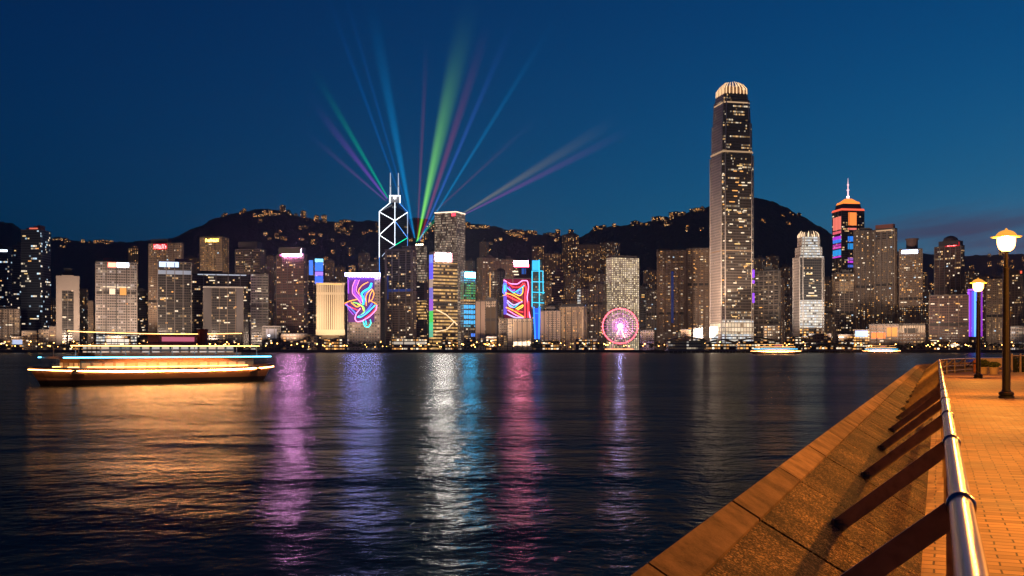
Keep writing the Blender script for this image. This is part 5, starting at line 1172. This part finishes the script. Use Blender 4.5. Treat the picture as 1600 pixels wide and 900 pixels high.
# railing
STEEL = N('brushed_steel_pipe'); STEEL.p.inputs['Base Color'].default_value = (.36, .33, .31, 1); STEEL.p.inputs['Metallic'].default_value = .95
sv = STEEL.noise(STEEL.world(), 2.5, 2, .5); STEEL.link(STEEL.math('ADD', STEEL.math('MULTIPLY', sv, .10), .20), STEEL.p.inputs['Roughness'])
BAR = plain('brown_painted_bar', (.24, .17, .09), .5, 0.0, .6, 14)
RL = thing('promenade_railing', 'steel pipe railing on raking flat bars along the sea wall', 'railing')
b = MB(); sl = [-12 + .75 * i for i in range(176)]; b.tube([prom(s, T_RAIL, Z_RAIL) for s in sl if s < 118], .048, 20); b.build('top_rail', STEEL.mat, RL, smooth=True)
k_ = 0; s = 4.65 - 3.1 * 4
while s < 112:
    d = dirn(s); lf = Vector((-d.y, d.x, 0))
    b = MB(); b.tube([prom(s - .03, T_RAIL, Z_RAIL), prom(s - .02, T_RAIL, Z_RAIL), prom(s + .02, T_RAIL, Z_RAIL), prom(s + .03, T_RAIL, Z_RAIL)], [.052, .060, .060, .052], 20); b.build('rail_collar', STEEL.mat, RL, smooth=True)
    a0, a1 = prom(s, T_RAIL - .03, Z_RAIL - .03), prom(s, -.665, zsl(-.665) + .01)
    b = MB(); up = Vector((0, 0, 1)); ax = (a1 - a0).normalized(); nn = d; hh = ax.cross(nn).normalized(); v = []
    for p_ in (a0, a1):
        for (i_, j_) in ((-1, -1), (1, -1), (1, 1), (-1, 1)): v.append(p_ + nn * i_ * .010 + hh * j_ * .052)
    b.mesh(v, [(0, 3, 2, 1), (4, 5, 6, 7), (0, 1, 5, 4), (1, 2, 6, 5), (2, 3, 7, 6), (3, 0, 4, 7)]); b.build('raking_bar', BAR, RL)
    b = MB(); c0 = prom(s, -.665, zsl(-.665)); b.lathe([(.062, -.02), (.062, .02), (.035, .03), (.035, .055)], 12, c0); nz_ = (prom(s, -.6, zsl(-.6)) - prom(s, -.73, zsl(-.73))).normalized()
    for i_, j_ in ((-1, -1), (1, -1), (1, 1), (-1, 1)): b.lathe([(.011, -.005), (.011, .032), (.004, .036)], 6, c0 + d * i_ * .045 + nz_ * j_ * .04)
    b.build('bar_foot', DARKM(), RL)
    b = MB(); p0, p1 = prom(s, T_RAIL, 0), prom(s, T_RAIL, Z_RAIL - .03); v = []
    for p_ in (p0, p1):
        for (i_, j_) in ((-1, -1), (1, -1), (1, 1), (-1, 1)): v.append(p_ + d * i_ * .010 + lf * j_ * .035)
    b.mesh(v, [(0, 3, 2, 1), (4, 5, 6, 7), (0, 1, 5, 4), (1, 2, 6, 5), (2, 3, 7, 6), (3, 0, 4, 7)]); b.build('post', BAR, RL)
    s += 3.1
b = MB(); b.tube([prom(s, T_RAIL, .5) for s in sl if 62 < s < 118], .02, 8); b.tube([prom(s, T_RAIL, .18) for s in sl if 62 < s < 118], .02, 8); b.build('lower_rail', STEEL.mat, RL, smooth=True)

# promenade lamps
def lamp(label, s, t, k=1.0):
    p = prom(s, t); o = thing('street_lamp', label, 'street lamp', p, 0, 'promenade lamps')
    IR = plain('black_cast_iron', (.02, .017, .015), .45, .3, .3, 8)
    b = MB(); b.lathe([(.245, 0), (.245, .05), (.20, .07), (.235, .10), (.24, .16), (.20, .20), (.155, .22), (.14, .26)], 24); b.build('base', IR, o, smooth=False)
    b = MB(); b.lathe([(.13, .24), (.128, 1.2), (.118, 2.4), (.105, 3.6), (.10, 4.22), (.112, 4.23), (.112, 4.30), (.08, 4.31), (.075, 4.55), (.068, 4.56), (.068, 4.80), (.10, 4.84)], 24); b.build('post', IR, o, smooth=False)
    b = MB(); b.lathe([(.05, 4.84), (.14, 4.86), (.22, 4.93), (.27, 5.04), (.285, 5.16), (.285, 5.29), (.25, 5.30)], 20); b.build('globe', GLOBE.mat, o, smooth=True)
    l = bpy.data.lights.new('lamp_bulb', 'POINT'); l.energy = LAMP_W * k; l.color = (1, .37, .05); l.shadow_soft_size = .07
    lo = bpy.data.objects.new('lamp_bulb', l); COL.objects.link(lo); lo.parent = o; lo.location = (0, 0, 5.1)
    b = MB(); b.lathe([(.30, 5.31), (.47, 5.315), (.48, 5.335), (.33, 5.36), (.30, 5.42), (.23, 5.49), (.12, 5.54), (.05, 5.555), (.03, 5.60), (.01, 5.62)], 28); b.build('hood', glow('glowing_amber_hood', (1, .42, .06), 1.0), o, smooth=True)  # hood's own glow stands in for bulb light shining through it
    return o
LAMP_W = 5000.0
GLOBE = N('clear_glowing_globe'); ge = GLOBE.n('ShaderNodeEmission'); ge.inputs[0].default_value = (1, .40, .08, 1); ge.inputs[1].default_value = 7
gt = GLOBE.n('ShaderNodeBsdfTransparent'); gt.inputs[0].default_value = (.9, .85, .8, 1); ga = GLOBE.n('ShaderNodeAddShader'); GLOBE.link(ge.outputs[0], ga.inputs[0]); GLOBE.link(gt.outputs[0], ga.inputs[1]); GLOBE.link(ga.outputs[0], GLOBE.out.inputs['Surface'])
GLOBE.mat.cycles.emission_sampling = 'NONE'
lamp('taller, nearer black lamp post with a glowing globe under a domed hood', 37.6, 2.1)
lamp('farther, smaller black lamp post with a glowing globe', 63.0, 2.1)
lamp('lamp post standing just outside the picture beside the near railing', 20.0, 2.1, .42)
lamp('lamp post in the second row nearest the viewer', 9.5, 5.3, 1.2)
lamp('lamp post beyond the bend of the promenade', 90.0, 4.5)
lamp('lamp post in the second row, beyond the picture edge', 30.0, 12.0)

# things at the far bend of the promenade
def ground_at(px, Z): p = at(px, 546, Z); p.z = 0; return p
p = ground_at(1527, 70); o = thing('litter_bin', 'orange litter bin by the far railing left of the smaller lamp post', 'litter bin', p)
b = MB(); b.lathe([(.22, 0), (.25, .08), (.27, .72), (.28, .75), (.28, .82), (.18, .92), (.05, .95)], 16); bd_ = b.build('body', plain('orange_bin_paint', (.5, .17, .03), .5), o)
b = MB(); b.lathe([(.285, .60), (.29, .62), (.29, .66), (.285, .68)], 16); b.build('band', DARKM(), bd_)
p = ground_at(1555, 71); o = thing('park_bench', 'pale stone bench with a back beside the smaller lamp post', 'bench', p, R(-10))
b = MB(); b.box(-.95, .95, -.28, .28, .40, .48); b.build('seat', plain('pale_bench_stone', (.5, .42, .32), .6), o)
b = MB(); b.box(-.95, .95, .20, .28, .55, .98); b.build('backrest', plain('pale_bench_stone', (.5, .42, .32), .6), o)
for x in (-.75, .75): b = MB(); b.box(x - .08, x + .08, -.24, .24, 0, .40); b.box(x - .05, x + .05, .21, .27, .40, .58); b.build('leg', plain('dark_bench_iron', (.03, .028, .026), .5), o)
def shrub(label, p, r, h, seed):
    q_ = random.Random(seed); o = thing('planter', label, 'planter', p)
    b = MB(); b.lathe([(r * .62, 0), (r * .75, .36), (r * .8, .38), (r * .8, .44), (r * .7, .44)], 16); b.build('pot', plain('stone_planter', (.4, .3, .2), .7), o)
    b = MB()
    for i in range(420):
        d_ = Vector((q_.gauss(0, 1), q_.gauss(0, 1), q_.gauss(0, 1))).normalized() * q_.random() ** .4; P = Vector((d_.x * r, d_.y * r, .44 + (h - .44) * (.5 + .5 * d_.z))); sz = q_.uniform(.05, .10)
        n_ = Vector((q_.gauss(0, 1), q_.gauss(0, 1), q_.gauss(0, 1))).normalized(); t1 = n_.orthogonal().normalized() * sz; t2 = n_.cross(t1).normalized() * sz * .6; b.face([P - t1, P + t2, P + t1, P - t2])
    b.build('foliage', LEAFM.mat, o)
shrub('dark shrub in a round pot just left of the smaller lamp post', ground_at(1536, 67), .42, .95, 4)
shrub('dark shrub in a round pot in front of the stone bench', ground_at(1553, 66), .38, .8, 5)
# clipped hedge held by pale posts
hp0, hp1 = ground_at(1574, 72), ground_at(1640, 74); L = (hp1 - hp0).length; ang = math.atan2(hp1.y - hp0.y, hp1.x - hp0.x)
o = thing('hedge', 'clipped green hedge held between pale posts at the right edge', 'hedge', hp0, ang)
b = MB(); q_ = random.Random(12)
for i in range(2600):
    P = Vector((q_.uniform(0, L), q_.uniform(-.3, .3), q_.uniform(0, 1.15) ** 1.0)); sz = q_.uniform(.05, .11)
    n_ = Vector((q_.gauss(0, 1), q_.gauss(0, 1), q_.gauss(0, 1))).normalized(); t1 = n_.orthogonal().normalized() * sz; t2 = n_.cross(t1).normalized() * sz * .6; b.face([P - t1, P + t2, P + t1, P - t2])
b.build('foliage', LEAFM.mat, o)
for i in range(6):
    x = L * i / 5; b = MB(); b.lathe([(.09, 0), (.075, .1), (.06, 1.2), (.08, 1.22), (.04, 1.3)], 10, (x, -.36, 0)); b.build('post', plain('pale_bench_stone', (.5, .42, .32), .6), o)
b = MB(); b.tube([(0, -.36, 1.16), (L, -.36, 1.16)], .035, 8); b.build('rail', plain('pale_bench_stone', (.5, .42, .32), .6), o)
p = ground_at(1577.5, 86); o = thing('signal_pole', 'thin dark pole with a small box head right of the nearer lamp post', 'pole', p)
b = MB(); b.lathe([(.12, 0), (.07, .15), (.06, 4.6)], 10); b.build('post', DARKM(), o)
b = MB(); b.box(-.22, .05, -.12, .12, 4.3, 4.85); b.box(.05, .30, -.05, .05, 4.62, 4.70); b.build('head', DARKM(), o)

# floodlights for three lit facades, and unseen fill masts added to brighten the towers
def flood(label, px, Z, tpx, tpy, tZ, col, watts, ang=50):
    p = at(px, 500, Z); p.z = LAND; o = thing('flood_or_fill_mast', label, 'floodlight', p)
    b = MB(); b.tube([(0, 0, 0), (0, 0, 17)], [.22, .12], 6); b.build('mast', DARKM(), o)
    b = MB(); b.box(-.9, .9, -.3, .3, 16.6, 17.6); b.build('housing', DARKM(), o)
    l = bpy.data.lights.new('flood_or_fill_lamp', 'SPOT'); l.energy = watts; l.color = col; l.spot_size = R(ang); l.spot_blend = .6; l.shadow_soft_size = .5
    lo = bpy.data.objects.new('flood_or_fill_lamp', l); COL.objects.link(lo); lo.location = p + Vector((0, 0, 18.2))
    d = at(tpx, tpy, tZ) - lo.location; lo.rotation_euler = d.to_track_quat('-Z', 'Y').to_euler()
    lo.parent = o; lo.matrix_parent_inverse = Matrix.Translation(-p); return FloodTag(o)
class FloodTag:
    def __init__(s, o): s.o = o
    def update(s, group): s.o['group'] = group
WCOL = (1, .66, .42)
flood('floodlight mast aimed at the cream fin building', 516, 1470, 516, 480, 1555, (1, .72, .42), .5e6, 70)
flood('floodlight mast aimed at the left face of the tallest tower', 1100, 1462, 1120, 455, 1580, (1, .72, .52), 1.9e6, 70)
flood('floodlight mast aimed at the silver crowned tower', 1258, 1462, 1262, 430, 1590, (1, .9, .78), 9e5, 70)
for px_, Z_, tz_, lab_ in ((238, 1655, 1740, 'left of the beige hotel'), (336, 1765, 1840, 'below the yellow signed hotel'), (394, 1735, 1790, 'below the purple signed tower'), (880, 1850, 2300, 'behind the waterfront hotel'), (760, 1800, 2000, 'behind the beige stone block'), (560, 1900, 2350, 'behind the neon mural tower'), (1210, 1800, 2150, 'behind the brown banded block')):
    flood('added fill light mast ' + lab_ + ' lighting the towers there', px_, Z_, px_ + 12, 425, tz_, (1, .70, .50), 5.5e5, 90)  # unseen lamps added to lift the dim back rows
for px_, e_ in ((20, .3), (105, 1.2), (180, .9), (250, 1.3), (330, .9), (400, 1.0), (455, 1.0), (570, .8), (625, 1.0), (700, .8), (765, .9), (810, .9), (880, 1.0), (930, .9), (975, 1.3), (1045, .9), (1090, .7), (1185, 1.0), (1310, .9), (1370, 1.3), (1420, 1.0), (1485, .45), (1560, .5)):
    flood('added fill light mast on the far quay washing the towers above it', px_, 1459, px_, 405, 1640, (1, .70, .50), e_ * 4.2e5, 84).update(group='added fill lights along the far quay')  # unseen lamps added to brighten the tower walls

# the evening air over the harbour
b = MB(); b.box(-9000, 9000, -30, 6000, -5, 1100)
hz_ = bpy.data.materials.new('evening_haze'); hz_.use_nodes = True; ht = hz_.node_tree; ht.nodes.remove(ht.nodes['Principled BSDF'])
pv = ht.nodes.new('ShaderNodeVolumePrincipled'); pv.inputs['Color'].default_value = (.8, .82, .85, 1); pv.inputs['Density'].default_value = 4e-5; pv.inputs['Anisotropy'].default_value = .5
ht.links.new(pv.outputs[0], ht.nodes['Material Output'].inputs['Volume'])
tag(b.build('haze', hz_), None, None, kind='stuff')
